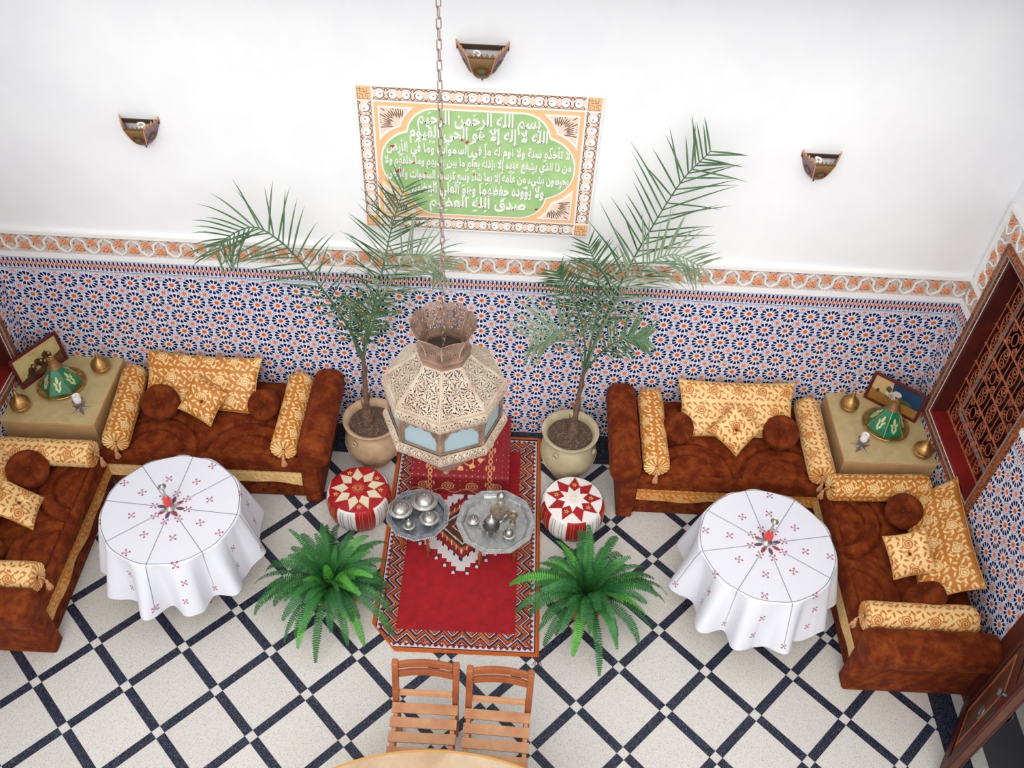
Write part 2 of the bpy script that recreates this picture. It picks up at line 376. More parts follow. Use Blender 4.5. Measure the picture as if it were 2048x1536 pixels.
def wall_tiles(wall, Mf, u0, u1, uoff, vtop, rows, holes, cap=300, me=star_mesh, nm='wall_tile', size=TS, kmats=SMATS, srcmb=SM):
    """Mf(u,v)->world location; tiles centred on uoff+k*size"""
    cells = []
    k0 = math.floor((u0-uoff)/size-.5); k1 = math.ceil((u1-uoff)/size+.5)
    for r in range(rows):
        for k in range(k0, k1+1):
            cells.append((uoff+k*size, vtop-(r+.5)*TS if size == TS else vtop))
    made = 0; st = MB()
    for (u, v) in cells:
        hx = size/2; hy = TS/2
        if u+hx <= u0+1e-4 or u-hx >= u1-1e-4: continue
        planes = []
        if u-hx < u0-1e-4: planes.append(((u0-u, 0, 0), (-1, 0, 0)))
        if u+hx > u1+1e-4: planes.append(((u1-u, 0, 0), (1, 0, 0)))
        skip = False; variants = [planes]
        for (a, b, c, d) in holes:
            if u-hx >= a-1e-4 and u+hx <= b+1e-4 and v-hy >= c-1e-4 and v+hy <= d+1e-4: skip = True
            elif u+hx > a+1e-4 and u-hx < b-1e-4 and v+hy > c+1e-4 and v-hy < d-1e-4:
                new = []
                if u-hx < a-1e-4: new.append(planes+[((a-u, 0, 0), (1, 0, 0))])
                if u+hx > b+1e-4: new.append(planes+[((b-u, 0, 0), (-1, 0, 0))])
                mid = planes+([((a-u, 0, 0), (-1, 0, 0))] if u-hx < a else [])+([((b-u, 0, 0), (1, 0, 0))] if u+hx > b else [])
                if v-hy < c-1e-4: new.append(mid+[((0, c-v, 0), (0, 1, 0))])
                if v+hy > d+1e-4: new.append(mid+[((0, d-v, 0), (0, -1, 0))])
                variants = new
        if skip: continue
        for pl in variants:
            if made < cap:
                mesh = me if not pl else cut_mesh(me, pl, nm)
                if mesh is None: continue
                o = link(nm, mesh, wall); o.matrix_local = Mf(u, v); made += 1
            elif pl:
                mesh = cut_mesh(me, pl, nm)
                if mesh is None: continue
                n0 = len(st.v); st.add([q.co for q in mesh.vertices], [tuple(q.vertices) for q in mesh.polygons]); st.m[-len(mesh.polygons):] = [q.material_index for q in mesh.polygons]; st.xf(Mf(u, v), n0)
            else:
                n0 = len(st.v); st.add(srcmb.v, srcmb.f); st.m[-len(srcmb.m):] = srcmb.m; st.xf(Mf(u, v), n0)
    if st.v: tag(st.build(nm+'_field', kmats, wall, fix=False), kind='stuff')
def frame_back(u, v): return Matrix(((1, 0, 0, u), (0, 0, -1, YB), (0, 1, 0, v), (0, 0, 0, 1)))       # local z -> -Y
def frame_right(u, v): return Matrix(((0, 0, -1, XR), (-1, 0, 0, u), (0, 1, 0, v), (0, 0, 0, 1)))      # local x -> -Y ; u is y
def frame_left(u, v): return Matrix(((0, 0, 1, XL), (1, 0, 0, u), (0, 1, 0, v), (0, 0, 0, 1)))
VT = 1.467
wall_tiles(wall_back, frame_back, XL, XR, -.1745, VT, 10, [])
def fr_mir(f):  # u measured so that local +x matches increasing u
    return f
def frame_right2(u, v): return Matrix(((0, 0, -1, XR), (-1, 0, 0, -u), (0, 1, 0, v), (0, 0, 0, 1)))    # u = -y
FR = .05
wall_tiles(wall_right, frame_right2, -YB, -DR[1]-.10, -YB+TS/2, VT, 10, [(-RW[1]-FR, -RW[0]+FR, RW[2]-FR, 3)])
wall_tiles(wall_left, frame_left, .9, YB, YB-TS/2, VT, 10, [(RW[0]-FR, RW[1]+FR, RW[2]-FR, 3)])
# ------------------------------------------------------------------ border tiles (navy with orange fretwork)
BH0, BH1 = VT, 1.598
def border_tile():
    m = MB(); s = TS; h = s/2-.0007; z0, z1 = -(BH1-BH0)/2, (BH1-BH0)/2; e = .0006
    m.box(-h, z0+.0005, -TH, h, z1-.0005, 0, 0)
    def P(p, mi, lo=0, hi=e): m.prism(ccw(p), lo, hi, mi)
    P([(-h, z1-.013), (h, z1-.013), (h, z1-.001), (-h, z1-.001)], 1)
    P([(-h, z0+.030), (h, z0+.030), (h, z1-.021), (-h, z1-.021)], 1)
    P([(-h, z0+.018), (h, z0+.018), (h, z0+.022), (-h, z0+.022)], 1)
    for q in range(14): P([(-h+(q+.2)*2*h/14, z0+.006), (-h+(q+.7)*2*h/14, z0+.006), (-h+(q+.7)*2*h/14, z0+.012), (-h+(q+.2)*2*h/14, z0+.012)], 5)
    zc = (z0+.030+z1-.021)/2; hh = (z1-.021-z0-.030)/2
    for q in range(5):
        cx = -h+(q+.5)*2*h/5; w = 2*h/5
        pr = [(.20, 1.0), (.30, .72), (.22, .45), (.46, .12), (.46, -.12), (.22, -.45), (.30, -.72), (.20, -1.0)]
        P([(cx+a*w, zc+b*hh) for a, b in pr]+[(cx-a*w, zc+b*hh) for a, b in pr[::-1]], 0, e, 2*e)
        pr = [(.12, .78), (.06, .5), (.30, .0), (.06, -.5), (.12, -.78)]
        P([(cx+a*w, zc+b*hh) for a, b in pr]+[(cx-a*w, zc+b*hh) for a, b in pr[::-1]], 2, 2*e, 3*e)
    return m
BM_ = border_tile(); border_mesh = BM_.mesh('border_tile', SMATS); zc = (BH0+BH1)/2
def border_row(wall, fr, u0, u1, uoff):
    k = math.floor((u0-uoff)/TS)-1
    while uoff+(k-.5)*TS < u1:
        u = uoff+k*TS; k += 1
        if u+TS/2 <= u0+1e-3 or u-TS/2 >= u1-1e-3: continue
        pl = []
        if u-TS/2 < u0-1e-4: pl.append(((u0-u, 0, 0), (-1, 0, 0)))
        if u+TS/2 > u1+1e-4: pl.append(((u1-u, 0, 0), (1, 0, 0)))
        me = border_mesh if not pl else cut_mesh(border_mesh, pl, 'border_tile')
        if me is None: continue
        o = link('border_tile', me, wall); o.matrix_local = fr(u, zc)
border_row(wall_back, frame_back, XL, XR, -.1745)
border_row(wall_right, frame_right2, -YB, -RW[1]-FR, -YB+TS/2); border_row(wall_right, frame_right2, -RW[0]+FR, -DR[1]-.10, -YB+TS/2)
border_row(wall_left, frame_left, RW[1]+FR, YB, YB-TS/2)
# ------------------------------------------------------------------ carved plaster frieze
FZ0, FZ1 = 1.64, 1.80; FP = .1865
def flower_mesh():
    m = MB()
    for k in range(8):
        a = 2*PI*k/8+PI/8
        m.prism(leafpoly(.0205*math.cos(a), .0205*math.sin(a)*.92, a, .014, .0085), 0, .005+.003*(k % 2))
    m.prism(circ(.012, 8), 0, .009); 
    for k in range(4): m.prism(circ(.004, 6, .013*math.cos(k*PI/2), .013*math.sin(k*PI/2)), .008, .0105, 1)
    return m.mesh('frieze_flower', [STUO, STUD], smooth=40)
FLM = flower_mesh()
def frieze(wall, fr, u0, u1, uf, vertical=False, cz=(FZ0+FZ1)/2, lips=True):
    """band between u0..u1 at height cz; flowers alternate up and down; zigzag rib between them"""
    hh = (FZ1-FZ0)/2; m = MB(); Mx = fr(0, cz)
    m.box(u0, -hh, -TH, u1, hh, .004, 0)
    if lips:
        m.box(u0, hh, -TH, u1, hh+.03, .022, 1); m.box(u0, -hh-.042, -TH, u1, -hh, .014, 2)
    k = math.floor((u0-uf)/FP)-1; pts = []
    rib = []
    while uf+k*FP < u1+FP:
        for t, z in ((-.5, .066), (-.40, .052), (-.27, .030), (-.25, 0), (-.23, -.030), (-.10, -.052), (0, -.066), (.10, -.052), (.23, -.030), (.25, 0), (.27, .030), (.40, .052)):
            rib.append((uf+(k+t)*FP, z))
        k += 1
    rib = [p for p in rib if u0 <= p[0] <= u1]
    for a, b in zip(rib, rib[1:]):
        d = Vector((b[0]-a[0], b[1]-a[1])); n = Vector((-d.y, d.x)).normalized()*.0055
        if d.length < 1e-6: continue
        m.prism([(a[0]-n.x, a[1]-n.y), (b[0]-n.x, b[1]-n.y), (b[0]+n.x, b[1]+n.y), (a[0]+n.x, a[1]+n.y)], .003, .012, 1)
    # small carved slots
    k = math.floor((u0-uf)/FP)-1
    while uf+k*FP < u1+FP:
        for (du, dz, an) in ((-.36, -.05, .5), (.36, -.05, -.5), (-.14, .058, -.4), (.14, .058, .4), (-.16, -.012, 1.2), (.16, -.012, -1.2), (.34, .012, 1.2), (.66, .012, -1.2)):
            u = uf+(k+du)*FP
            if u0+.02 < u < u1-.02: m.prism(leafpoly(u, dz, an, .013, .004, 3), .0035, .0046, 3)
        k += 1
    m.xf(Mx); par = m.build('frieze', [STUC, STUW, TRIMW, STUD], wall, fix=True)
    k = math.floor((u0-uf)/(FP/2))-1
    while uf+k*FP/2 < u1:
        u = uf+k*FP/2; up = (k % 2 == 0); k += 1
        if u < u0+.03 or u > u1-.03: continue
        o = link('frieze_flower', FLM, wall); o.matrix_local = fr(u, cz+(.022 if up else -.026)) @ Matrix.Translation((0, 0, .004))
frieze(wall_back, frame_back, XL, XR, -3.403)
frieze(wall_left, frame_left, RW[1]+FR, YB-.022, 2.2)
# right wall: frieze beside, over and past the window
frieze(wall_right, frame_right2, -YB+.022, -RW[1]-FR, -2.24)
frieze(wall_right, frame_right2, -YB+.06, -RW[0]+.22, -2.2, cz=RW[3]+FR+.08, lips=False)
def frame_right_v(u, v): return frame_right2(-2.20, 0) @ Matrix.Translation((0, u, 0)) @ Matrix.Rotation(PI/2, 4, 'Z') @ Matrix.Translation((0, v, 0))
frieze(wall_right, frame_right_v, FZ1+.03, RW[3]+FR, 1.9, cz=0, lips=False)
frieze(wall_right, frame_right2, -RW[0]+FR, -DR[1]-.10, -.9)
MB().box(XR-.022, YB-.075, FZ1+.03, XR+TH, YB-.045, RW[3]+FR+.19).box(XR-.022, RW[0]-.24, RW[3]+FR+.16, XR+TH, YB-.075, RW[3]+FR+.19).build('frieze_rail', STUW, wall_right)

# ------------------------------------------------------------------ windows with scrolled iron grilles
def spiral(cx, cz, r, turns, a0, sgn, n=22):
    return [(cx+r*(1-t*.82)*math.cos(a0+sgn*t*turns*2*PI), cz+r*(1-t*.82)*math.sin(a0+sgn*t*turns*2*PI)) for t in [i/(n-1) for i in range(n)]]
def window(name, side, full=True):
    """built on the plane x=0 facing -x (side=1 right wall) ; local y up the room, z height"""
    root = bpy.data.objects.new(name, None); COL.objects.link(root); struct(root)
    root.location = (XR if side > 0 else XL, 0, 0); sg = side
    y0, y1, z0, z1 = RW
    def bx(nm, xa, xb, ya, za, yb, zb, m_, bev=0): return MB().box(min(sg*xa, sg*xb), ya, za, max(sg*xa, sg*xb), yb, zb).build(nm, m_, root, bev=bev)
    # painted floral band
    for (a, b, c, d) in ((y0-FR, z0-FR, y1+FR, z0), (y0-FR, z1, y1+FR, z1+FR), (y0-FR, z0, y0, z1), (y1, z0, y1+FR, z1)): bx('painted_band', -.022, .01, a, b, c, d, ORN, .004)
    for (a, b, c, d) in ((y0, z0, y1, z0+.004), (y0, z1-.004, y1, z1), (y0, z0+.004, y0+.004, z1-.004), (y1-.004, z0+.004, y1, z1-.004)): bx('grey_fillet', -.026, -.016, a, b, c, d, GREYL)
    # red reveal boards
    t = .03; dp = .20
    bx('sill', .012, dp, y0, z0, y1, z0+t, REDP); bx('lintel', .012, dp, y0, z1-t, y1, z1, REDD); bx('jamb', .012, dp, y1-t, z0+t, y1, z1-t, REDD); bx('jamb', .012, dp, y0, z0+t, y0+t, z1-t, REDD)
    bx('shutter', dp+.05, dp+.07, y0, z0, y1, z1, REDD)
    for k in range(2):
        for r in range(3):
            a = y0+.06+k*.42; b = z0+.08+r*.46; bx('pane', dp+.042, dp+.052, a, b, a+.36, b+.40, PANE)
    # grille
    gx = sg*.13; ya, yb, za, zb = y0+t, y1-t, z0+t, z1-t
    g = MB(); nr, nc = 8, 5; ch = (zb-za)/nr; cw = (yb-ya)/nc
    for r in range(nr+1): g.tube([(gx, ya, za+r*ch*.999), (gx, yb, za+r*ch*.999)], .0075, 6)
    for c in range(nc+1): g.tube([(gx, ya+c*cw, za), (gx, ya+c*cw, zb)], .0045, 5)
    for r in range(nr+1):
        for c in range(nc+1): g.lathe([(0, -.012), (.010, -.006), (.012, 0), (.010, .006), (0, .012)], 6, c=(gx, ya+c*cw, za+r*ch))
    gr = g.build('grille', IRON, root, smooth=50)
    A = MB(); B = MB(); w, h = cw/2, ch/2
    for sy in (-1, 1):
        A.tube([(0, p[0], p[1]) for p in spiral(0, sy*h*.45, min(w, h)*.48, 1.6, sy*PI/2, 1)], .0042, 5)
        A.tube([(0, w*.9*math.sin(t*PI*2)*.5*sy, sy*h*(t*.0+.95)) for t in (0, .25)], .004, 5)
    A.tube([(0, w*.5*math.cos(t), h*.93*math.sin(t)) for t in [k*2*PI/16 for k in range(16)]], .004, 5, closed=True)
    B.tube([(0, w*.42*math.cos(t), h*.55*math.sin(t)) for t in [k*2*PI/16 for k in range(16)]], .0045, 5, closed=True)
    for sy in (-1, 1):
        for sz in (-1, 1): B.tube([(0, p[0], p[1]) for p in spiral(sy*w*.60, sz*h*.62, min(w, h)*.34, 1.4, -sz*PI/2, sy*sz)], .0042, 5)
    am = A.mesh('scroll', IRON, 50, fix=True); bm_ = B.mesh('scroll', IRON, 50, fix=True)
    for r in range(nr):
        for c in range(nc):
            o = link('scroll', am if (c % 2 == 0 or r % 2 == 0) else bm_, gr, loc=(gx, ya+(c+.5)*cw, za+(r+.5)*ch))
    return root
window('window_1', 1); window('window_2', -1)

# ------------------------------------------------------------------ door on the right wall
door = bpy.data.objects.new('door_1', None); COL.objects.link(door); struct(door); door.location = (XR, 0, 0)
def dbx(nm, a, m_, par=door, bev=.003): return MB().box(*a).build(nm, m_, par, bev=bev)
dbx('door_jamb', (-.03, DR[1], 0, .22, DR[1]+.10, DR[2]+.1), REDD); dbx('door_jamb', (-.03, DR[0]-.10, 0, .22, DR[0], DR[2]+.1), REDD); dbx('door_lintel', (-.03, DR[0], DR[2], .22, DR[1], DR[2]+.1), REDD)
leaf = bpy.data.objects.new('door_leaf', None)
LV = Vector((-.26, -.40, 0)); LL = .60; la = math.atan2(LV.y, LV.x)
hm = MB(); LH = 2.08; hm.box(0, -.02, .012, LL, .02, LH)
leaf = hm.build('door_leaf', DOORW, door, bev=.004, loc=(-.015, DR[1]-.02, 0), rot=(0, 0, la))
for (a, b, c, d) in ((.0, .012, .09, LH), (LL-.09, .012, LL, LH), (.09, .012, LL-.09, .14), (.09, .98, LL-.09, 1.10), (.09, LH-.12, LL-.09, LH)):
    MB().box(a, -.032, b, c, -.02, d).box(a, .02, b, c, .032, d).build('door_rail', REDD, leaf, bev=.004)
for zc_ in (.56, 1.56):
    m = MB(); m.tube([(.16, -.024, zc_-.36), (.16, -.024, zc_+.36)], .006, 5).tube([(LL-.16, -.024, zc_-.36), (LL-.16, -.024, zc_+.36)], .006, 5).tube([(.16, -.024, zc_-.36), (LL-.16, -.024, zc_-.36)], .006, 5).tube([(.16, -.024, zc_+.36), (LL-.16, -.024, zc_+.36)], .006, 5)
    m.build('door_moulding', WOODR, leaf, smooth=50)
m = MB(); m.lathe([(.0, -.01), (.032, -.008), (.03, 0), (.012, .006), (.012, .03), (.026, .04), (.02, .055), (0, .06)], 14).xf(Matrix.Translation((LL-.05, -.03, 1.05)) @ Matrix.Rotation(PI/2, 4, 'X'))
m.tube([(LL-.05+.035*math.cos(t), -.075, .80+.05*math.sin(t)) for t in [k*2*PI/14 for k in range(14)]], .006, 6, closed=True); m.box(LL-.075, -.04, .78, LL-.025, -.03, .9)
m.build('door_handle', DARKS, leaf, smooth=50)
m = MB(); m.tube([(LL-.05+.03*math.cos(t), .05, .9+.04*math.sin(t)) for t in [k*2*PI/12 for k in range(12)]], .006, 6, closed=True); m.box(LL-.07, .03, .92, LL-.03, .05, .96); m.build('door_knocker', BLACK, leaf, smooth=50)

# ================================================================== CALLIGRAPHY PANEL
PC = Vector((-.214, 0, 2.52)); PHW, PHH = .735, .51
panel = thing('calligraphy_panel', 'carved plaster wall panel with white Arabic writing on a green lobed field', 'wall panel', (PC.x, YB+TH, PC.z))
PM = Matrix(((1, 0, 0, 0), (0, 0, -1, 0), (0, 1, 0, 0), (0, 0, 0, 1)))       # panel plane: local (x, z up), third axis out of the wall
def pbuild(m, name, mats, smooth=None, par=panel, fix=True): m.xf(PM); return m.build(name, mats, par, smooth, fix=fix)
pbuild(MB().prism([(-PHW, -PHH), (PHW, -PHH), (PHW, PHH), (-PHW, PHH)], 0, .026), 'backing', STUW)
IW, IH = .628, .402
pbuild(MB().prism([(-IW, -IH), (IW, -IH), (IW, IH), (-IW, IH)], .026, .029), 'peach_frame', PEACH)
def lobed(off, n=240):
    A = (.43+off, .372+off, .17+off); B = (.595+off, .215+off, .205+off); out = []
    def ext(hw, hh, r, c, s_):
        lo, hi = 0, 1.5
        def ins(t):
            x, y = abs(t*c), abs(t*s_)
            if x > hw or y > hh: return False
            if x > hw-r and y > hh-r: return (x-hw+r)**2+(y-hh+r)**2 <= r*r
            return True
        for _ in range(26):
            md = (lo+hi)/2
            if ins(md): lo = md
            else: hi = md
        return lo
    for k in range(n):
        a = 2*PI*k/n; c, s_ = math.cos(a), math.sin(a); t = max(ext(*A, c, s_), ext(*B, c, s_)); out.append((t*c, t*s_))
    return out
pbuild(MB().prism(lobed(.010), .029, .034), 'white_lobed_rim', STUW)
pbuild(MB().prism(lobed(0), .034, .0352), 'green_field', GREEN)
off = lobed(.046, 480)
for sx in (-1, 1):
    for sy in (-1, 1):
        def corner(mg, o_):
            pts = [p for p in o_ if p[0]*sx > 0 and p[1]*sy > 0 and abs(p[0]) < IW-mg and abs(p[1]) < IH-mg]
            pts.sort(key=lambda p: math.atan2(abs(p[1]), abs(p[0]))); a, b = pts[0], pts[-1]
            return ccw([(sx*(IW-mg), a[1]), *pts, (b[0], sy*(IH-mg)), (sx*(IW-mg), sy*(IH-mg))])
        sp = pbuild(MB().prism(corner(.024, off), .029, .034), 'corner_spandrel', STUW)
        m = MB().prism(corner(.034, lobed(.058, 480)), .034, .0345, 0)
        ox, oy = sx*.47, sy*.255
        for k in range(15):
            an = math.radians(-8+k*7.6); ln = .075+.055*abs(math.sin(k*1.3)) + (.03 if 5 < k < 10 else 0)
            for q in range(2):
                rr = .045+ln*(.35+.55*q); m.prism(leafpoly(ox+sx*rr*math.cos(an), oy+sy*rr*math.sin(an), math.atan2(sy*math.sin(an), sx*math.cos(an)), .028, .0042, 3), .0345, .0352, 1)
        cl = [(x, y) for x, y in corner(.034, lobed(.058, 480))]
        xs = [p[0] for p in cl]; ys = [p[1] for p in cl]
        m.v = [(min(max(p[0], min(xs)), max(xs)), min(max(p[1], min(ys)), max(ys)), p[2]) for p in m.v]
        pbuild(m, 'fan_carving', [STUP, STUD], par=sp)
# border scrolls and corner mazes
def scroll_unit(w, h):
    m = MB().prism([(-w/2, -h/2), (w/2, -h/2), (w/2, h/2), (-w/2, h/2)], .026, .0265, 0); r = min(w, h)*.30
    m.prism(circ(r, 14, 0, -.004), .0265, .033, 1); m.prism(circ(r*.22, 6, r*.2, -.004+r*.25), .033, .0336, 2)
    def arc(r0, r1, a0, a1, mi, z0, z1, cx=0, cy=-.004, n=8):
        o = [(cx+r1*math.cos(a0+(a1-a0)*k/n), cy+r1*math.sin(a0+(a1-a0)*k/n)) for k in range(n+1)]; i = [(cx+(r0+(r1-r0)*.0)*math.cos(a0+(a1-a0)*k/n), cy+r0*math.sin(a0+(a1-a0)*k/n)) for k in range(n+1)]
        m.prism(ccw(o+i[::-1]), z0, z1, mi)
    arc(r*1.08, r*1.34, -2.6, .5, 2, .0265, .0275); arc(r*1.36, r*1.6, .1, 2.6, 1, .0265, .032); arc(r*1.62, r*1.82, .5, 2.4, 2, .0265, .0275)
    for sx in (-1, 1):
        for sy in (-1, 1): m.prism(leafpoly(sx*w*.44, sy*h*.38, sx*sy*1.0, .012, .004, 3), .0265, .0275, 2)
    m.prism([(-w*.4, -h/2+.002), (w*.4, -h/2+.002), (w*.4, -h/2+.005), (-w*.4, -h/2+.005)], .0265, .0275, 2); m.prism([(-w*.4, h/2-.005), (w*.4, h/2-.005), (w*.4, h/2-.002), (-w*.4, h/2-.002)], .0265, .0275, 2)
    m.xf(PM); return m.mesh('border_scroll', [STUP, STUW, STUD], fix=True)
bw = .085; nx, nz = 16, 10; ux = 2*IW/nx; uz = 2*IH/nz
su = scroll_unit(ux-.001, bw); sv = scroll_unit(uz-.001, bw)
for k in range(nx):
    for sy in (-1, 1):
        o = link('border_scroll', su, panel, loc=(-IW+(k+.5)*ux, 0, sy*(IH+.012+bw/2)))
        if k % 2: o.scale = (-1, 1, 1)
for k in range(nz):
    for sx in (-1, 1):
        o = link('border_scroll', sv, panel, loc=(sx*(IW+.012+bw/2), 0, -IH+(k+.5)*uz), rot=(0, -PI/2, 0))
        if k % 2: o.scale = (-1, 1, 1)
mz = MB().prism([(-bw/2, -bw/2), (bw/2, -bw/2), (bw/2, bw/2), (-bw/2, bw/2)], .026, .030, 0)
for (a, b, c, d) in ((-.9, .6, .1, .6), (.1, .6, .1, .1), (-.5, .9, -.5, .2), (-.5, .2, .5, .2), (.5, .9, .5, .2), (-.9, -.2, -.1, -.2), (-.1, -.2, -.1, -.8), (.3, -.1, .9, -.1), (.3, -.1, .3, -.6), (-.6, -.5, -.6, -.9), (.6, -.4, .6, -.9), (-.9, -.9, .9, -.9), (-.9, -.9, -.9, .9)):
    x0, y0, x1, y1 = [q*bw*.48 for q in (a, b, c, d)]; t_ = .0014
    mz.prism([(min(x0, x1)-t_, min(y0, y1)-t_), (max(x0, x1)+t_, min(y0, y1)-t_), (max(x0, x1)+t_, max(y0, y1)+t_), (min(x0, x1)-t_, max(y0, y1)+t_)], .030, .0305, 1)
mz.xf(PM); mzm = mz.mesh('corner_maze', [PEACH, STUD], fix=True)
for sx in (-1, 1):
    for sy in (-1, 1): link('corner_maze', mzm, panel, loc=(sx*(IW+.012+bw/2), 0, sy*(IH+.012+bw/2)))
# the raised writing
AR = {'ا':('FE8D','FE8E',0,0),'أ':('FE83','FE84',0,0),'إ':('FE87','FE88',0,0),'ب':('FE8F','FE90','FE91','FE92'),'ة':('FE93','FE94',0,0),'ت':('FE95','FE96','FE97','FE98'),'ث':('FE99','FE9A','FE9B','FE9C'),'ح':('FEA1','FEA2','FEA3','FEA4'),'خ':('FEA5','FEA6','FEA7','FEA8'),'د':('FEA9','FEAA',0,0),'ذ':('FEAB','FEAC',0,0),'ر':('FEAD','FEAE',0,0),'س':('FEB1','FEB2','FEB3','FEB4'),'ش':('FEB5','FEB6','FEB7','FEB8'),'ص':('FEB9','FEBA','FEBB','FEBC'),'ض':('FEBD','FEBE','FEBF','FEC0'),'ط':('FEC1','FEC2','FEC3','FEC4'),'ظ':('FEC5','FEC6','FEC7','FEC8'),'ع':('FEC9','FECA','FECB','FECC'),'ف':('FED1','FED2','FED3','FED4'),'ق':('FED5','FED6','FED7','FED8'),'ك':('FED9','FEDA','FEDB','FEDC'),'ل':('FEDD','FEDE','FEDF','FEE0'),'م':('FEE1','FEE2','FEE3','FEE4'),'ن':('FEE5','FEE6','FEE7','FEE8'),'ه':('FEE9','FEEA','FEEB','FEEC'),'و':('FEED','FEEE',0,0),'ؤ':('FE85','FE86',0,0),'ي':('FEF1','FEF2','FEF3','FEF4'),'ى':('FEEF','FEF0',0,0),'ئ':('FE89','FE8A','FE8B','FE8C'),'ء':('FE80','FE80',0,0)}
def shape(t):
    t = t.replace('لا', '\u0001'); out = []
    for i, ch in enumerate(t):
        if ch == ' ': out.append(' '); continue
        pj = i > 0 and t[i-1] in AR and bool(AR[t[i-1]][2]); nx_ = i+1 < len(t) and (t[i+1] in AR and t[i+1] != 'ء' or t[i+1] == '\u0001')
        if ch == '\u0001': out.append(chr(0xFEFC if pj else 0xFEFB)); continue
        f = AR[ch]
        if ch == 'ء': pj = False
        if f[2]: k = 3 if pj and nx_ else 2 if nx_ else 1 if pj else 0
        else: k = 1 if pj else 0
        out.append(chr(int(f[k], 16)))
    return ''.join(out[::-1])
LINES = [('بسم الله الرحمن الرحيم', .302, .74, .135), ('الله لا إله إلا هو الحي القيوم', .205, .84, .130), ('لا تأخذه سنة ولا نوم له ما في السموات وما في الأرض', .105, 1.13, .118),
         ('من ذا الذي يشفع عنده إلا بإذنه يعلم ما بين أيديهم وما خلفهم ولا', .015, 1.16, .105), ('يحيطون بشيء من علمه إلا بما شاء وسع كرسيه السموات والأرض', -.083, 1.14, .112), ('ولا يؤوده حفظهما وهو العلي العظيم', -.19, .84, .125), ('صدق الله العظيم', -.292, .62, .125)]
writing = None
for t, z, wmax, ht in LINES:
    cu = bpy.data.curves.new('writing', 'FONT'); cu.body = shape(t); cu.size = .12; cu.extrude = .0035; cu.offset = .0024; cu.resolution_u = 2
    tmp = bpy.data.objects.new('writing_line', cu); COL.objects.link(tmp); bpy.context.view_layer.update()
    me = bpy.data.meshes.new_from_object(tmp.evaluated_get(bpy.context.evaluated_depsgraph_get())); bpy.data.objects.remove(tmp)
    co = np.zeros(len(me.vertices)*3); me.vertices.foreach_get('co', co); co = co.reshape(-1, 3)
    lo, hi = co.min(0), co.max(0); sx = wmax/(hi[0]-lo[0]); sy = ht/(hi[1]-lo[1])
    x = (co[:, 0]-(lo[0]+hi[0])/2)*sx; y = (co[:, 1]-(lo[1]+hi[1])/2)*sy + z; dz = co[:, 2]+.0352+.0035
    me.vertices.foreach_set('co', np.c_[x, -dz, y].ravel()); me.materials.clear(); me.materials.append(STUW); me.name = 'writing_line'
    link('writing_line', me, panel)
for (x, z, r) in ((-.53, .11, .012), (-.49, -.06, .016), (-.40, .0, .006), (-.03, .285, .006), (-.10, .18, .008), (-.07, .165, .010), (.02, -.29, .010), (.38, -.30, .008), (-.02, -.06, .008), (-.33, -.07, .006), (.1, .19, .006), (.42, -.2, .005), (.0, .1, .006)):
    pbuild(MB().prism(leafpoly(x, z, .4, r*1.3, r*.7), .035, .0385), 'crimson_fill', CRIM)
for k in range(46):     # vowel marks scattered over the lines
    t, z, wm, ht = LINES[k % 7]; x = random.uniform(-wm/2, wm/2)*.95; zz = z+random.choice((-.046, .05))+random.uniform(-.006, .006)
    pbuild(MB().prism(leafpoly(x, zz, .6, .013, .0035, 3), .035, .0395), 'vowel_mark', STUW)

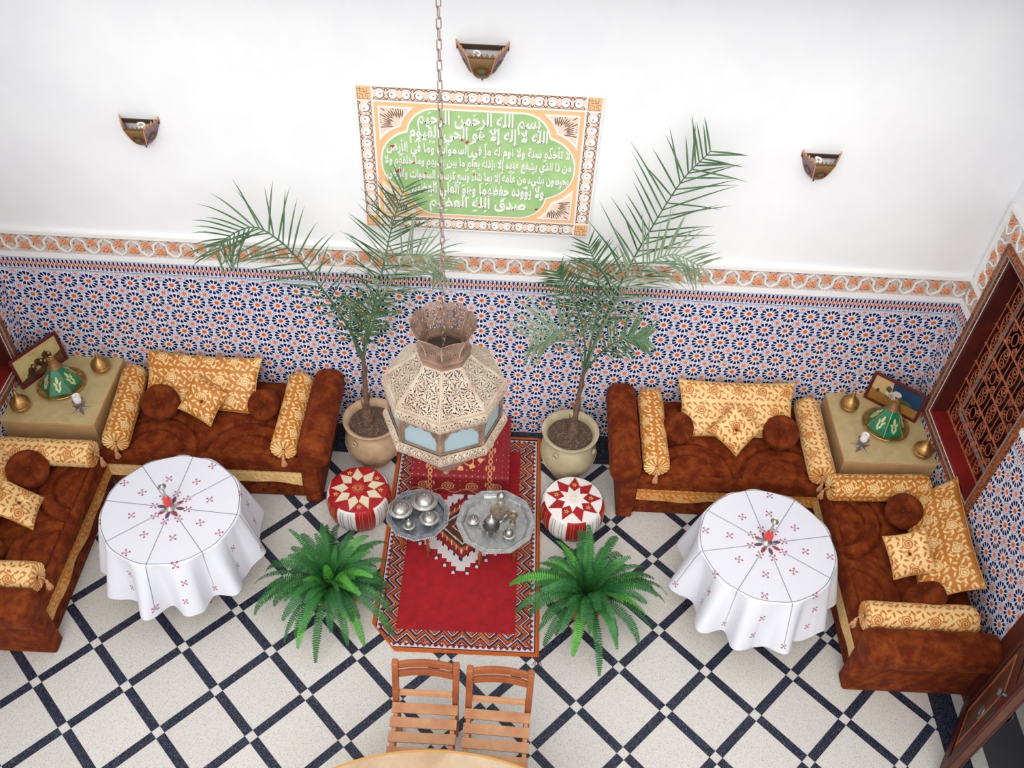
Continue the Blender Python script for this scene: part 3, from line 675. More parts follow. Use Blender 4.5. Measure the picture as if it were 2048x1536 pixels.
# ================================================================== WALL SCONCES
def sconce(name, label, x, z, w, h, turn):
    """half hexagonal painted bowl, open at the top, hung flat on the wall"""
    root = thing(name, label, 'wall lamp', (x, YB+TH, z), 0, 'painted wall lamps'); R_ = w/2
    ang = [PI, PI+PI/3, PI+2*PI/3, 2*PI]
    prof = [(.02, 0), (.32, .10), (.55, .26), (.74, .48), (.88, .70), (1.0, .92)]
    def pt(a, rr, zz): return Vector((R_*rr*math.cos(a), R_*rr*math.sin(a)*1.3, h*zz))
    paints = [mat(name+'_paint', S(138, 92, 48), .6, rgb2=S(110, 96, 60), nscale=60)]
    for k in range(3):
        P = []
        for (rr, zz) in prof:
            A, B = pt(ang[k], rr, zz), pt(ang[k+1], rr, zz); P.append([A.lerp(B, u/6) for u in range(7)])
        m = MB().grid(P)
        A, B = pt(ang[k], 1, .92), pt(ang[k+1], 1, .92)
        for q in range(5):      # toothed rim
            a, b = A.lerp(B, q/5), A.lerp(B, (q+1)/5); c = (a+b)/2+Vector((0, 0, h*.10)) + (a+b)/2*Vector((.06, .06, 0)).x
            m.add([a, b, c], [(0, 1, 2)], 1 if k != 1 else 0)
        pa = m.build('bowl_panel', [paints[0] if k == 1 else SCL, SCE], root, smooth=30, solid=.006)
        # painted rosette: petals on the panel face
        C = (pt(ang[k], .74, .48)+pt(ang[k+1], .74, .48))/2; ex = (B-A).normalized(); ez = ((pt(ang[k], .88, .70)+pt(ang[k+1], .88, .70))/2-(pt(ang[k], .55, .26)+pt(ang[k+1], .55, .26))/2).normalized(); nn = ex.cross(ez)
        if nn.y > 0 or (abs(nn.y) < .3 and nn.dot(Vector((C.x, C.y, 0))) < 0): nn = -nn
        r0 = w*.15; F = Matrix((ex, ez, nn)).transposed().to_4x4(); F.translation = C+nn*.005
        m = MB(); m.prism(circ(r0*.42, 10), 0, .002, 0, F)
        for q in range(14): m.prism([tuple(p) for p in leafpoly(r0*.85*math.cos(q*2*PI/14), r0*.85*math.sin(q*2*PI/14), q*2*PI/14, r0*.26, r0*.1, 3)], 0, .002, 1 if q % 2 else 2, F)
        m.build('painted_rosette', [SCG, SCR, SCB], pa, fix=True)
        # pale edge strips
        MB().tube([pt(ang[k], rr*1.01, zz) for rr, zz in prof], .004, 5).build('edge_strip', SCE, pa)
    MB().box(-R_, -.012, h*.80, R_, 0, h*.92).build('wall_rail', SCD, root)
    MB().lathe([(0, -.022), (.004, -.012), (.008, 0), (.003, .006)], 8, c=(0, -.012, 0)).build('drop_finial', SCD, root)
    b = MB(); bx = .028*turn
    b.tube([(bx+.019*math.cos(t*.9), -R_*.55+.019*math.sin(t*.9), h*.50+t*.0035) for t in range(0, 26)], .0075, 6)
    bulb = b.build('spiral_bulb', PAPER, root, smooth=60)
    MB().lathe([(.018, 0), (.02, .03), (.016, .045)], 12, c=(bx, -R_*.55, h*.30)).build('lamp_holder', BLACK, root, smooth=50)
    return root
SCL = mat('sconce_lavender_paint', S(150, 120, 112), .6, rgb2=S(120, 96, 110), nscale=60)
SCG = mat('sconce_green', S(78, 120, 56), .6); SCR = mat('sconce_red', S(132, 26, 22), .6); SCB = mat('sconce_brown', S(82, 44, 30), .6); SCE = mat('sconce_tan_edge', S(206, 150, 110), .6); SCD = mat('sconce_dark_wood', S(70, 52, 40), .6)
sconce('wall_sconce', 'small painted wooden wall lamp with spiral bulb, above the left sofa', -2.28, 2.535, .235, .19, 1)
sconce('wall_sconce', 'painted wall lamp with toothed rim and red rosette, above the calligraphy panel', -.20, 3.10, .30, .215, -1)
sconce('wall_sconce', 'small painted wooden wall lamp to the right of the tall palm frond', 1.885, 2.535, .235, .19, -1)

# ================================================================== HANGING LANTERN
LX, LY = -.264, .30
lan = thing('hanging_lantern', 'large pierced brass octagonal lantern with frosted panes hanging on a chain', 'lantern', (LX, LY, 1.96))
def oc(k, r): a = -PI/2 + k*PI/4; return Vector((r*math.cos(a), r*math.sin(a), 0))
def swirl(u, v, sc=1.0):      # pierced pattern: whirling rosettes of wedge slots; u,v in metres
    cs = .062*sc; row = np.floor(v/(cs*.866)); uu = u/cs - .5*(row % 2)
    best = None
    dx = []; 
    X = u[..., None]; V = v[..., None]
    rows = row[..., None]+np.array([-1, 0, 1])
    d_best = np.full(u.shape, 9.); th = np.zeros(u.shape)
    for i in range(3):
        rr = rows[..., i]; cz = (rr+.5)*cs*.866; sh = .5*(np.mod(rr, 2)); cx = (np.round(u/cs-sh)+sh)*cs
        d = np.hypot(u-cx, v-cz); t = np.arctan2(v-cz, u-cx); m_ = d < d_best; d_best = np.where(m_, d, d_best); th = np.where(m_, t, th)
    q = d_best/(cs*.5)
    ring = (q*3.0) % 1.0
    return (np.sin(9*th+6.5*q) > .25) & (ring > .22) & (q > .12)
def pierced(name, prof, mats, parent, nu=44, nv=44, margin=.012, sc=1.0, thick=.003, panels=range(8), arch=None):
    zz = [p[1] for p in prof]
    out = []
    for k in panels:
        t = np.linspace(0, 1, nv); seg = np.linspace(0, len(prof)-1, nv); rr = np.interp(seg, range(len(prof)), [p[0] for p in prof]); hz = np.interp(seg, range(len(prof)), zz)
        ln = np.r_[0, np.cumsum(np.hypot(np.diff(rr), np.diff(hz)))]
        A = np.array([oc(k, 1)[:2]]); B = np.array([oc(k+1, 1)[:2]])
        u = np.linspace(0, 1, nu); P = np.zeros((nv, nu, 3)); W = np.zeros((nv, nu)); V = np.zeros((nv, nu))
        for i in range(nv):
            xy = (A*(1-u)[:, None]+B*u[:, None])*rr[i]; P[i, :, :2] = xy; P[i, :, 2] = hz[i]; wid = rr[i]*.7654; W[i] = (u-.5)*wid; V[i] = ln[i]
        Uc = (W[:-1, :-1]+W[1:, 1:])/2; Vc = (V[:-1, :-1]+V[1:, 1:])/2; wid = (rr[:-1]*.7654)[:, None]
        hole = swirl(Uc, Vc, sc)
        edge = (np.abs(Uc) > wid/2-margin) | (Vc < margin) | (Vc > ln[-1]-margin)
        keep = ~(hole & ~edge)
        if arch is not None:
            un = Uc/(wid/2); vn = Vc/ln[-1]; keep = arch(un, vn, keep)
        m = MB().grid(P, keep=keep)
        out.append(m.build(name, mats, parent, solid=thick, fix=False))
    return out
def z(v): return v-1.96
dome = [(.281, 2.665), (.262, 2.690), (.225, 2.722), (.185, 2.757), (.145, 2.795), (.118, 2.830)]
dome = [(r, z(v)) for r, v in dome]
pierced('dome_panel', dome, LANT, lan, 60, 56, .010, .95)
for k in range(8): MB().tube([tuple(oc(k, r*1.004)+Vector((0, 0, h_))) for r, h_ in dome], .0055, 6).build('dome_rib', LANT, lan, smooth=50)
def ring8(name, prof, m_, smooth=None):
    mm = MB(); P = [[tuple(oc(k, r)+Vector((0, 0, h_))) for k in range(8)] for r, h_ in prof]; mm.grid(P, cv=True); return mm.build(name, m_, lan)
pierced('cornice_panel', [(.283, z(2.66)), (.294, z(2.645)), (.296, z(2.62)), (.288, z(2.60)), (.276, z(2.592))], LANT, lan, 60, 16, .008, .62)
ring8('cornice_rim', [(.276, z(2.664)), (.287, z(2.668)), (.287, z(2.659)), (.276, z(2.659)), (.276, z(2.664))], LANT)
pierced('base_panel', [(.276, z(2.428)), (.295, z(2.425)), (.302, z(2.405)), (.296, z(2.38)), (.27, z(2.37))], LANT, lan, 60, 16, .008, .62)
def arch(un, vn, keep):
    top = .52+.36*np.sqrt(np.clip(1-np.abs(un/.80)**2.2, 0, 1)) + .035*np.cos(un*14)
    inside = (np.abs(un) < .80) & (vn > .08) & (vn < top)
    solid = (np.abs(un) > .88) | (vn < .08) | (vn > .97)
    return (keep | solid) & ~inside
pierced('side_arch', [(.270, z(2.43)), (.270, z(2.592))], LANB, lan, 64, 56, .008, .5, arch=arch)
for k in range(8):
    a, b = oc(k, .262), oc(k+1, .262); mm = MB(); n_ = (a+b).normalized()*.002
    mm.add([a+Vector((0, 0, z(2.43))), b+Vector((0, 0, z(2.43))), b+Vector((0, 0, z(2.592))), a+Vector((0, 0, z(2.592)))], [(0, 1, 2, 3)]); mm.build('glass_pane', FROST, lan, solid=.003, fix=False)
    MB().tube([tuple(oc(k, .272)+Vector((0, 0, z(2.42)))), tuple(oc(k, .272)+Vector((0, 0, z(2.60))))], .008, 6).build('corner_post', LANB, lan)
# neck, collar and flaring crown
ring8('neck_collar', [(.106, z(2.825)), (.122, z(2.832)), (.122, z(2.842)), (.110, z(2.845)), (.110, z(2.862)), (.124, z(2.866)), (.124, z(2.878)), (.104, z(2.880)), (.098, z(2.862)), (.098, z(2.83))], LANB)
crown = [(.104, z(2.878)), (.110, z(2.915)), (.122, z(2.95)), (.138, z(2.985)), (.158, z(3.015))]
pierced('crown_panel', crown, LANB, lan, 26, 36, .006, .5, arch=lambda un, vn, keep: keep & ~(vn > .80+.2*np.sqrt(np.clip(1-un*un, 0, 1))))
for k in range(8): MB().tube([tuple(oc(k, r*1.005)+Vector((0, 0, h_))) for r, h_ in crown[:-1]], .003, 5).build('crown_rib', LANT, lan)
MB().lathe([(.0, z(2.845)), (.096, z(2.850)), (.096, z(2.842)), (0, z(2.838))], 16).build('inner_plate', LAND, lan)
pierced('lower_cone', [(.262, z(2.372)), (.20, z(2.27)), (.12, z(2.15)), (.05, z(2.04)), (.02, z(2.01))], LANB, lan, 30, 40, .008, .8)
MB().lathe([(0, 0), (.008, .004), (.016, .018), (.010, .032), (.024, .046), (.030, .056), (.02, .07)], 12).build('bottom_finial', LANB, lan, smooth=50)
# chain of oval links running up to the gallery
lk = MB(); lk.tube([(.0085*math.cos(t), 0, (.013 if math.sin(t) > 0 else -.013)+.0085*math.sin(t)) for t in [k*2*PI/14 for k in range(14)]], .0026, 5, closed=True); lkm = lk.mesh('chain_link', CHAIN, 60, fix=True)
zz_ = z(2.862); k = 0
while zz_ < z(5.6): link('chain_link', lkm, lan, loc=(0, 0, zz_), rot=(0, 0, (k % 2)*PI/2+.5)); zz_ += .0375; k += 1

# ================================================================== SOFT FURNISHING SHAPES
LEAVES = [(.015, .018, .6, .014, .0052), (.040, .012, -.5, .013, .005), (.075, .020, .9, .015, .0055), (.100, .012, -.3, .013, .005), (.118, .030, 1.3, .013, .005), (.012, .085, -.7, .014, .0055), (.045, .092, .4, .013, .005), (.080, .082, -1.0, .015, .0055), (.108, .088, .5, .013, .005), (.085, .052, .2, .012, .0045), (.120, .062, -.8, .013, .005), (.058, .026, 1.9, .010, .004)]
CURLS = [(.088, .036, .014, 0, 4.2), (.018, .048, .012, 1.5, 5.4), (.060, .096, .013, 3, 7.4), (.112, .076, .012, .5, 4.4)]
def damask(u, v):
    """woven rose-and-scroll pattern; u,v in metres -> 0..1"""
    u = np.asarray(u)/1.4; v = np.asarray(v)/1.4; CW, CH = .130, .105
    row = np.floor(v/CH); U = np.mod(u+.5*CW*np.mod(row, 2), CW); V = np.mod(v, CH); out = np.zeros(u.shape)
    for ox in (-CW, 0, CW):
        for oy in (0,):
            x = U-.045-ox; y = V-.056-oy; r = np.hypot(x, y); t = np.arctan2(y, x); R_ = .027*(1+.10*np.cos(5*t))
            rose = (r < R_) & ~((np.abs(np.mod(r/.0105 + t/(2*PI), 1)-.5) < .16) & (r > .004)); out = np.maximum(out, rose)
            for cx, cy, an, a, b in LEAVES:
                dx, dy = U-cx-ox, V-cy; p = dx*np.cos(an)+dy*np.sin(an); q = -dx*np.sin(an)+dy*np.cos(an); out = np.maximum(out, (p/a)**2+(q/(b*(1-.4*p/a)))**2 < 1)
            for cx, cy, rad, a0, a1_ in CURLS:
                dx, dy = U-cx-ox, V-cy; r = np.hypot(dx, dy); t = np.mod(np.arctan2(dy, dx)-a0, 2*PI); out = np.maximum(out, (np.abs(r-rad*(1-.10*t)) < .0024) & (t < a1_-a0))
    return out.astype(float)
def pillow_mesh(name, w, h, th, mats, dimple=False, n=90, puff=.5, wr=0, seed=0, plain_below=None):
    u = np.linspace(-1, 1, n); U, V = np.meshgrid(u, u, indexing='ij'); rg = np.random.default_rng(seed)
    ph = rg.uniform(0, 6, 8)
    prof = (np.clip(1-U**4, 0, 1)*np.clip(1-V**4, 0, 1))**puff
    pin = 1-.07*(1-U**2)*0
    X = U*w/2*(1-.09*(1-np.abs(U))*0-.075*(1-V**2)*np.abs(U)); Y = V*h/2*(1-.075*(1-U**2)*np.abs(V))
    Z = th/2*prof
    if wr: Z = Z + wr*prof*(np.sin(9*U+4*V+ph[0])*np.sin(5*V-3*U+ph[1])+.6*np.sin(16*U-11*V+ph[2])*np.abs(U))
    if dimple: Z = Z - th*.42*np.exp(-((U*w)**2+(V*h)**2)/(2*.035**2))
    m = MB(); m.grid(np.stack([X, Y, Z], -1)); m.grid(np.stack([X[::-1], Y[::-1], -th/2*prof[::-1]], -1))
    at = damask(X+.031*seed, Y+.017*seed)
    return m.mesh(name, mats, 60, attr=np.r_[at.ravel(), at[::-1].ravel()])
def piping_path(w, h, n=60):
    pts = []
    for k in range(4*n):
        s_, t = divmod(k, n); t = t/n*2-1
        U, V = [(t, -1), (1, t), (-t, 1), (-1, -t)][s_]
        pts.append((U*w/2*(1-.075*(1-V**2)*abs(U)), V*h/2*(1-.075*(1-U**2)*abs(V)), 0))
    return pts
def place(root, right, up):
    r_, u_ = Vector(right).normalized(), Vector(up).normalized(); n_ = r_.cross(u_).normalized(); u_ = n_.cross(r_)
    M_ = Matrix((r_, u_, n_)).transposed(); root.rotation_euler = M_.to_euler()
def square_cushion(label, loc, right, up, w, h, th, mats, dimple=False, seed=1, wr=0, name='square_cushion', group=None):
    root = thing(name, label, 'cushion', loc, 0, group)
    link('cover', pillow_mesh('cover', w, h, th, mats, dimple, 150 if w > .6 else 100, .5, wr, seed), root)
    MB().tube(piping_path(w, h, 24), .005, 5, closed=True).build('piping', GOLDP, root, smooth=60)
    if dimple: MB().lathe([(0, .012), (.010, .009), (.013, 0), (.008, -.004)], 10, c=(0, 0, th/2*.12+.004)).build('button', VELV, root, smooth=60)
    place(root, right, up); return root
def round_cushion(label, loc, nrm, R_=.115, th=.12, group='round brown velvet cushions'):
    root = thing('round_cushion', label, 'cushion', loc, 0, group)
    n = 72; pr = [(.012, th*.18), (R_*.25, th*.36), (R_*.5, th*.47), (R_*.75, th*.50), (R_*.9, th*.42), (R_*.985, th*.22), (R_, 0), (R_*.985, -th*.22), (R_*.9, -th*.42), (R_*.6, -th*.5), (.01, -th*.4)]
    m = MB()
    P = [[((r)*(1)*math.cos(2*PI*k/n), r*math.sin(2*PI*k/n), zz+(.0045*math.sin(k*2*PI/n*24+3*math.sin(k))*(1-abs(r/R_-.55)) if zz > 0 else 0)) for k in range(n)] for r, zz in pr]
    m.grid(P, cv=True); m.build('cover', VELR, root, smooth=70, fix=True)
    MB().lathe([(0, .014), (.012, .010), (.015, 0), (.010, -.01)], 12, c=(0, 0, th*.18)).build('button', VELR, root, smooth=60)
    nz = Vector(nrm).normalized(); root.rotation_euler = nz.to_track_quat('Z', 'Y').to_euler(); return root
def bolster_proto(mats, seed, label):
    """lies along local x from 0 (tasselled front end) to L"""
    Lb, R_ = .70, .096; root = thing('bolster_cushion', label, 'cushion', (0, 0, 0))
    nu, nv = 200, 130; x = np.linspace(.012, Lb-.012, nu); a = np.linspace(0, 2*PI, nv, endpoint=False); X, A = np.meshgrid(x, a, indexing='ij')
    rr = R_*(1+.012*np.sin(3*A+9*X)+.008*np.sin(23*X)); rr = rr*np.clip(.94+.06*np.minimum(X-.012, Lb-.012-X)/.02, 0, 1)
    m = MB().grid(np.stack([X, rr*np.cos(A), rr*np.sin(A)], -1), cv=True)
    m.build('cover', mats, root, smooth=60, attr=damask(X+.05*seed, A*R_))
    n = 96
    for s_, xe in ((-1, .012), (1, Lb-.012)):
        P = []
        for q in range(7):
            f = q/6; P.append([(xe+s_*(.010+.006*math.sin(f*PI))+(.0028*math.sin(k*2*PI/n*16)*(1-abs(f-.5))*1.6*s_) - s_*f*f*.006, (R_*.945*(1-f)+.010*f)*math.cos(2*PI*k/n), (R_*.945*(1-f)+.010*f)*math.sin(2*PI*k/n)) for k in range(n)])
        P = [[(xe, R_*.945*math.cos(2*PI*k/n), R_*.945*math.sin(2*PI*k/n)) for k in range(n)]] + P
        e = MB().grid(P, cv=True)
        att = np.array([[(1.0 if math.sin(k*2*PI/n*16) > 0 else .0) for k in range(n)] for _ in P])
        cap = e.build('gathered_end', mats, root, smooth=70, attr=att, fix=True)
        MB().tube([(xe, R_*.95*math.cos(t), R_*.95*math.sin(t)) for t in [k*2*PI/40 for k in range(40)]], .004, 5, closed=True).build('piping', GOLDP, cap, smooth=60)
        if s_ < 0:
            MB().lathe([(0, .008), (.012, .006), (.014, 0), (.010, -.006)], 12).xf(Matrix.Translation((-.004, 0, 0)) @ Matrix.Rotation(-PI/2, 4, 'Y')).build('button', GOLDP, cap, smooth=60)
    ts = MB(); ts.tube([(-.012, 0, 0), (-.03, 0, -.012), (-.036, 0, -.04)], .003, 5)
    ts.lathe([(0, .012), (.010, .006), (.011, -.004), (.007, -.012)], 12, c=(-.036, 0, -.045))
    t = ts.build('tassel', TASSEL, root, smooth=60)
    fr = MB()
    for k in range(16):
        a = 2*PI*k/16; fr.tube([(-.036+.007*math.cos(a), .007*math.sin(a), -.055), (-.036+.014*math.cos(a), .014*math.sin(a), -.085), (-.036+.020*math.cos(a)+random.uniform(-.004, .004), .020*math.sin(a), -.118+random.uniform(-.006, .006))], .0028, 4)
    fr.build('fringe', TASSEL, t)
    return root

# ================================================================== SOFAS
SEAT = .475
tfm = MB()
for an in (0, PI/3, 2*PI/3): tfm.tube([(-.013*math.cos(an), 0, -.013*math.sin(an)), (.013*math.cos(an), 0, .013*math.sin(an))], .0025, 4)
TUFT = tfm.mesh('tuft', VELD)
def arcs_groove(X, Y, w, d, flip):
    """quilted double scallops stitched along the front of the mattress (front is y = -d/2)"""
    g_ = np.zeros(X.shape)
    for cx in (-w/4+.02, w/4-.02):
        for R_, on in ((.20, 1), (.31, 1)):
            r = np.hypot(X-cx, Y+d/2-.015); g_ = np.maximum(g_, np.exp(-((r-R_)/.011)**2)*(Y > -d/2+.015))
    g_ = np.maximum(g_, np.exp(-((Y+d/2-.03)/.006)**2)*.8)
    return g_
def sofa(label, loc, rz, w, d, arm, arm_out=.12):
    """local x along the seat, front at y=-d/2, arm on side +1 / -1"""
    root = thing('sofa', label, 'sofa', loc, rz, 'rust velvet corner sofas')
    b = MB().box(-w/2, -d/2+.02, 0, w/2, d/2, .20); base = b.build('base', VELV, root, bev=.012)
    tf = MB(); tuft = None      # small cross-stitched tufts
    for r in range(2):
        for k in range(int(w/.115)):
            x = -w/2+.08+k*.115+(r*.055)
            if x > w/2-.04: continue
            link('tuft', TUFT, base, loc=(x, -d/2+.017, .065+r*.075))
    # cotton under-cover showing as a gold band
    nu = 160; P = []
    for zz, k in ((.335, 0), (.30, .4), (.25, .8), (.205, 1)):
        P.append([(-w/2+.006+(w-.012)*i/(nu-1), -d/2-.004-.010*k*(1+.5*math.sin(i*.21+zz*9)), zz-.012*k*math.sin(i*.13)) for i in range(nu)])
    zg = np.linspace(.335, .20, 40); Xg, Zg = np.meshgrid(np.linspace(-w/2+.006, w/2-.006, 360), zg, indexing='ij')
    kk = (.335-Zg)/.135; Yg = -d/2-.002-.012*kk*(1+.5*np.sin(Xg*18+1)); Zw = Zg-.012*kk*np.sin(Xg*11)
    MB().grid(np.stack([Xg, Yg, Zw], -1)).build('gold_under_cover', GOLDI if arm > 0 else GOLD, root, smooth=60, attr=damask(Xg, Zg)*.45, fix=False, solid=.004)
    MB().box(-w/2+.006, -d/2+.022, .20, w/2-.006, d/2-.005, .33).build('box_spring', GOLDP, root, bev=.01)
    # quilted mattress
    nx, ny = 150, 90; r_ = .035; xs = np.linspace(-w/2, w/2, nx); d0 = d/2+.018; ys = np.linspace(-d0, d/2, ny); X, Y = np.meshgrid(xs, ys, indexing='ij')
    de = np.minimum(np.minimum(w/2-np.abs(X), Y+d0), d/2-Y); dr = np.clip(r_-de, 0, r_); Z = SEAT-(r_-np.sqrt(np.maximum(r_*r_-dr*dr, 0)))
    Z = Z+.006*np.sin(X*7)*np.sin(Y*9)*(de > .03)+.010*np.clip(de/.2, 0, 1) - .030*arcs_groove(X, Y, w, d, 1)*(de > .012)
    m = MB(); m.grid(np.stack([X, Y, Z], -1)); bz = .335
    ring = [(i, 0) for i in range(nx)]+[(nx-1, j) for j in range(1, ny)]+[(i, ny-1) for i in range(nx-2, -1, -1)]+[(0, j) for j in range(ny-2, 0, -1)]
    n0 = len(m.v); m.v.extend([(X[i, j], Y[i, j], bz) for i, j in ring]); L_ = len(ring)
    for k in range(L_):
        a, b_ = ring[k], ring[(k+1) % L_]; m.f.append((a[0]*ny+a[1], n0+k, n0+(k+1) % L_, b_[0]*ny+b_[1])); m.m.append(0)
    m.build('mattress', VELV, root, smooth=60)
    # arm: narrow upholstered panel with a fat rolled pad on top, overhanging outwards
    x0 = arm*w/2; x1 = arm*(w/2+arm_out)
    MB().box(min(x0, x1), -d/2-.035, 0, max(x0, x1), d/2, .47).build('arm_panel', VELV, root, bev=.02, segs=3)
    ax0 = arm*(w/2-.005); wd_ = .225; cx = ax0+arm*wd_/2; yl, yh = -d/2-.05, d/2-.005
    prof = []
    for k in range(28):
        t = 2*PI*k/28; ex = 2.8; c_, s_ = math.cos(t), math.sin(t); prof.append((wd_/2*math.copysign(abs(c_)**(2/ex), c_), .115*math.copysign(abs(s_)**(2/ex), s_)))
    P = []
    for yv, f in ((yl, .80), (yl+.012, .93), (yl+.035, 1), *[(yl+.035+(yh-yl-.07)*q/12, 1+.015*math.sin(q*2.1)) for q in range(1, 12)], (yh-.035, 1), (yh-.012, .93), (yh, .8)):
        P.append([(cx+px*f, yv, .545+pz*f) for px, pz in prof])
    m = MB().grid(P, cv=True); m.f.append(tuple(range(27, -1, -1))); m.m.append(0); m.f.append(tuple(len(m.v)-28+k for k in range(28))); m.m.append(0)
    m.build('arm_pad', VELV, root, smooth=60, fix=True)
    return root
DEP = .765
sofa('rust velvet sofa on the back wall beside the left palm pot', (-2.155, 1.555+DEP/2, 0), 0, 1.44, DEP, 1)
sofa('rust velvet sofa on the back wall beside the right palm pot', (1.745, 1.555+DEP/2, 0), 0, 1.44, DEP, -1)
# right wall: front faces -x ; left wall: front faces +x
sofa('rust velvet sofa under the grilled window on the right wall', (2.375+.785/2, .945, 0), -PI/2, 1.25, .785, 1)
sofa('rust velvet sofa on the left wall, cut by the picture edge', (-2.865-.705/2, .945, 0), PI/2, 1.25, .705, -1)
# ------------------------------------------------------------------ bolsters
BG = 'gold damask bolsters'
ba = bolster_proto(GOLD, 1, 'gold bolster with cream flowers beside the left corner table on the back sofa'); bb = bolster_proto(GOLDI, 2, 'cream bolster with gold roses beside the right corner table on the back sofa')
ZB = SEAT+.010+.096
ba.location = (-2.73, 1.535, ZB); ba.rotation_euler = (0, 0, math.radians(95.5)); ba['group'] = BG
bb.location = (2.325, 1.535, ZB); bb.rotation_euler = (0, 0, math.radians(89)); bb['group'] = BG
dup(ba, (-1.535, 1.535, ZB), math.radians(90), 'gold bolster against the velvet arm next to the left palm pot', BG)
dup(ba, (1.135, 1.545, ZB), math.radians(90), 'gold bolster against the velvet arm next to the right palm pot', BG)
dup(ba, (2.355, 1.44, ZB), math.radians(3), 'gold bolster at the corner-table end of the sofa under the window', BG)
dup(bb, (2.36, .415, ZB), math.radians(0), 'cream bolster against the near velvet arm of the sofa under the window', BG)
dup(bb, (-2.84, 1.42, ZB), math.radians(180), 'cream bolster at the corner-table end of the left-wall sofa', BG)
dup(bb, (-2.85, .415, ZB), math.radians(180), 'cream bolster against the near velvet arm of the left-wall sofa', BG)
# ------------------------------------------------------------------ cushions
G2 = 'large gold damask cushions'; G3 = 'small gold damask scatter cushions'
square_cushion('large gold cushion leaning on the tiles behind the left back sofa', (-2.25, 2.115, .635), (1, -.05, .02), (0, .74, .67), .88, .42, .13, GOLD, False, 3, .004, 'large_cushion', G2)
square_cushion('large cream and gold cushion leaning on the tiles behind the right back sofa', (1.77, 2.10, .635), (1, 0, .02), (0, .74, .67), .88, .43, .15, GOLDI, False, 5, .007, 'large_cushion', G2)
square_cushion('large gold cushion slumped below the grilled window on the right-wall sofa', (2.985, .985, .645), (-.10, -1, 0), (.70, 0, .70), .90, .42, .14, GOLD, False, 6, .007, 'large_cushion', G2)
square_cushion('large gold cushion at the left edge of the picture on the left-wall sofa', (-3.43, .965, .64), (0, 1, 0), (-.6, 0, .8), .86, .38, .14, GOLDI, False, 7, .004, 'large_cushion', G2)
square_cushion('small gold cushion tilted in the middle of the left back sofa', (-2.195, 1.915, .645), (.86, -.30, -.30), (.42, .55, .72), .275, .275, .09, GOLD, True, 11, 0, group=G3)
square_cushion('small cream buttoned cushion standing on a corner on the right back sofa', (1.735, 1.885, .65), (.74, -.36, -.50), (.62, .45, .60), .285, .285, .09, GOLDI, True, 12, 0, group=G3)
square_cushion('small crumpled cream cushion on the sofa under the window', (2.745, .85, .655), (.2, -.80, -.45), (.72, .35, .60), .285, .275, .09, GOLDI, True, 13, .004, group=G3)
square_cushion('small cream buttoned cushion on the left-wall sofa', (-3.185, .95, .60), (-.15, .98, -.1), (-.70, -.1, .70), .29, .29, .09, GOLDI, True, 14, 0, group=G3)
round_cushion('round brown cushion beside the corner-table bolster on the left back sofa', (-2.515, 1.92, .60), (.02, -.62, .80), .138)
round_cushion('round brown cushion beside the velvet arm on the left back sofa', (-1.76, 1.95, .595), (-.35, -.62, .70), .120)
round_cushion('round brown cushion beside the velvet arm on the right back sofa', (1.32, 1.92, .595), (.50, -.58, .64), .122)
round_cushion('round brown cushion beside the corner-table bolster on the right back sofa', (2.085, 1.92, .60), (-.12, -.60, .78), .132)
round_cushion('round brown cushion near the corner table on the sofa under the window', (2.825, 1.24, .605), (-.66, -.30, .68), .126)
round_cushion('round brown cushion near the near arm of the sofa under the window', (2.80, .575, .585), (-.45, .55, .70), .126)
round_cushion('round brown cushion near the corner table on the left-wall sofa', (-3.235, 1.245, .595), (.5, -.35, .80), .138)
round_cushion('round brown cushion at the left picture edge near the arm of the left-wall sofa', (-3.27, .60, .56), (.5, .3, .8), .112)

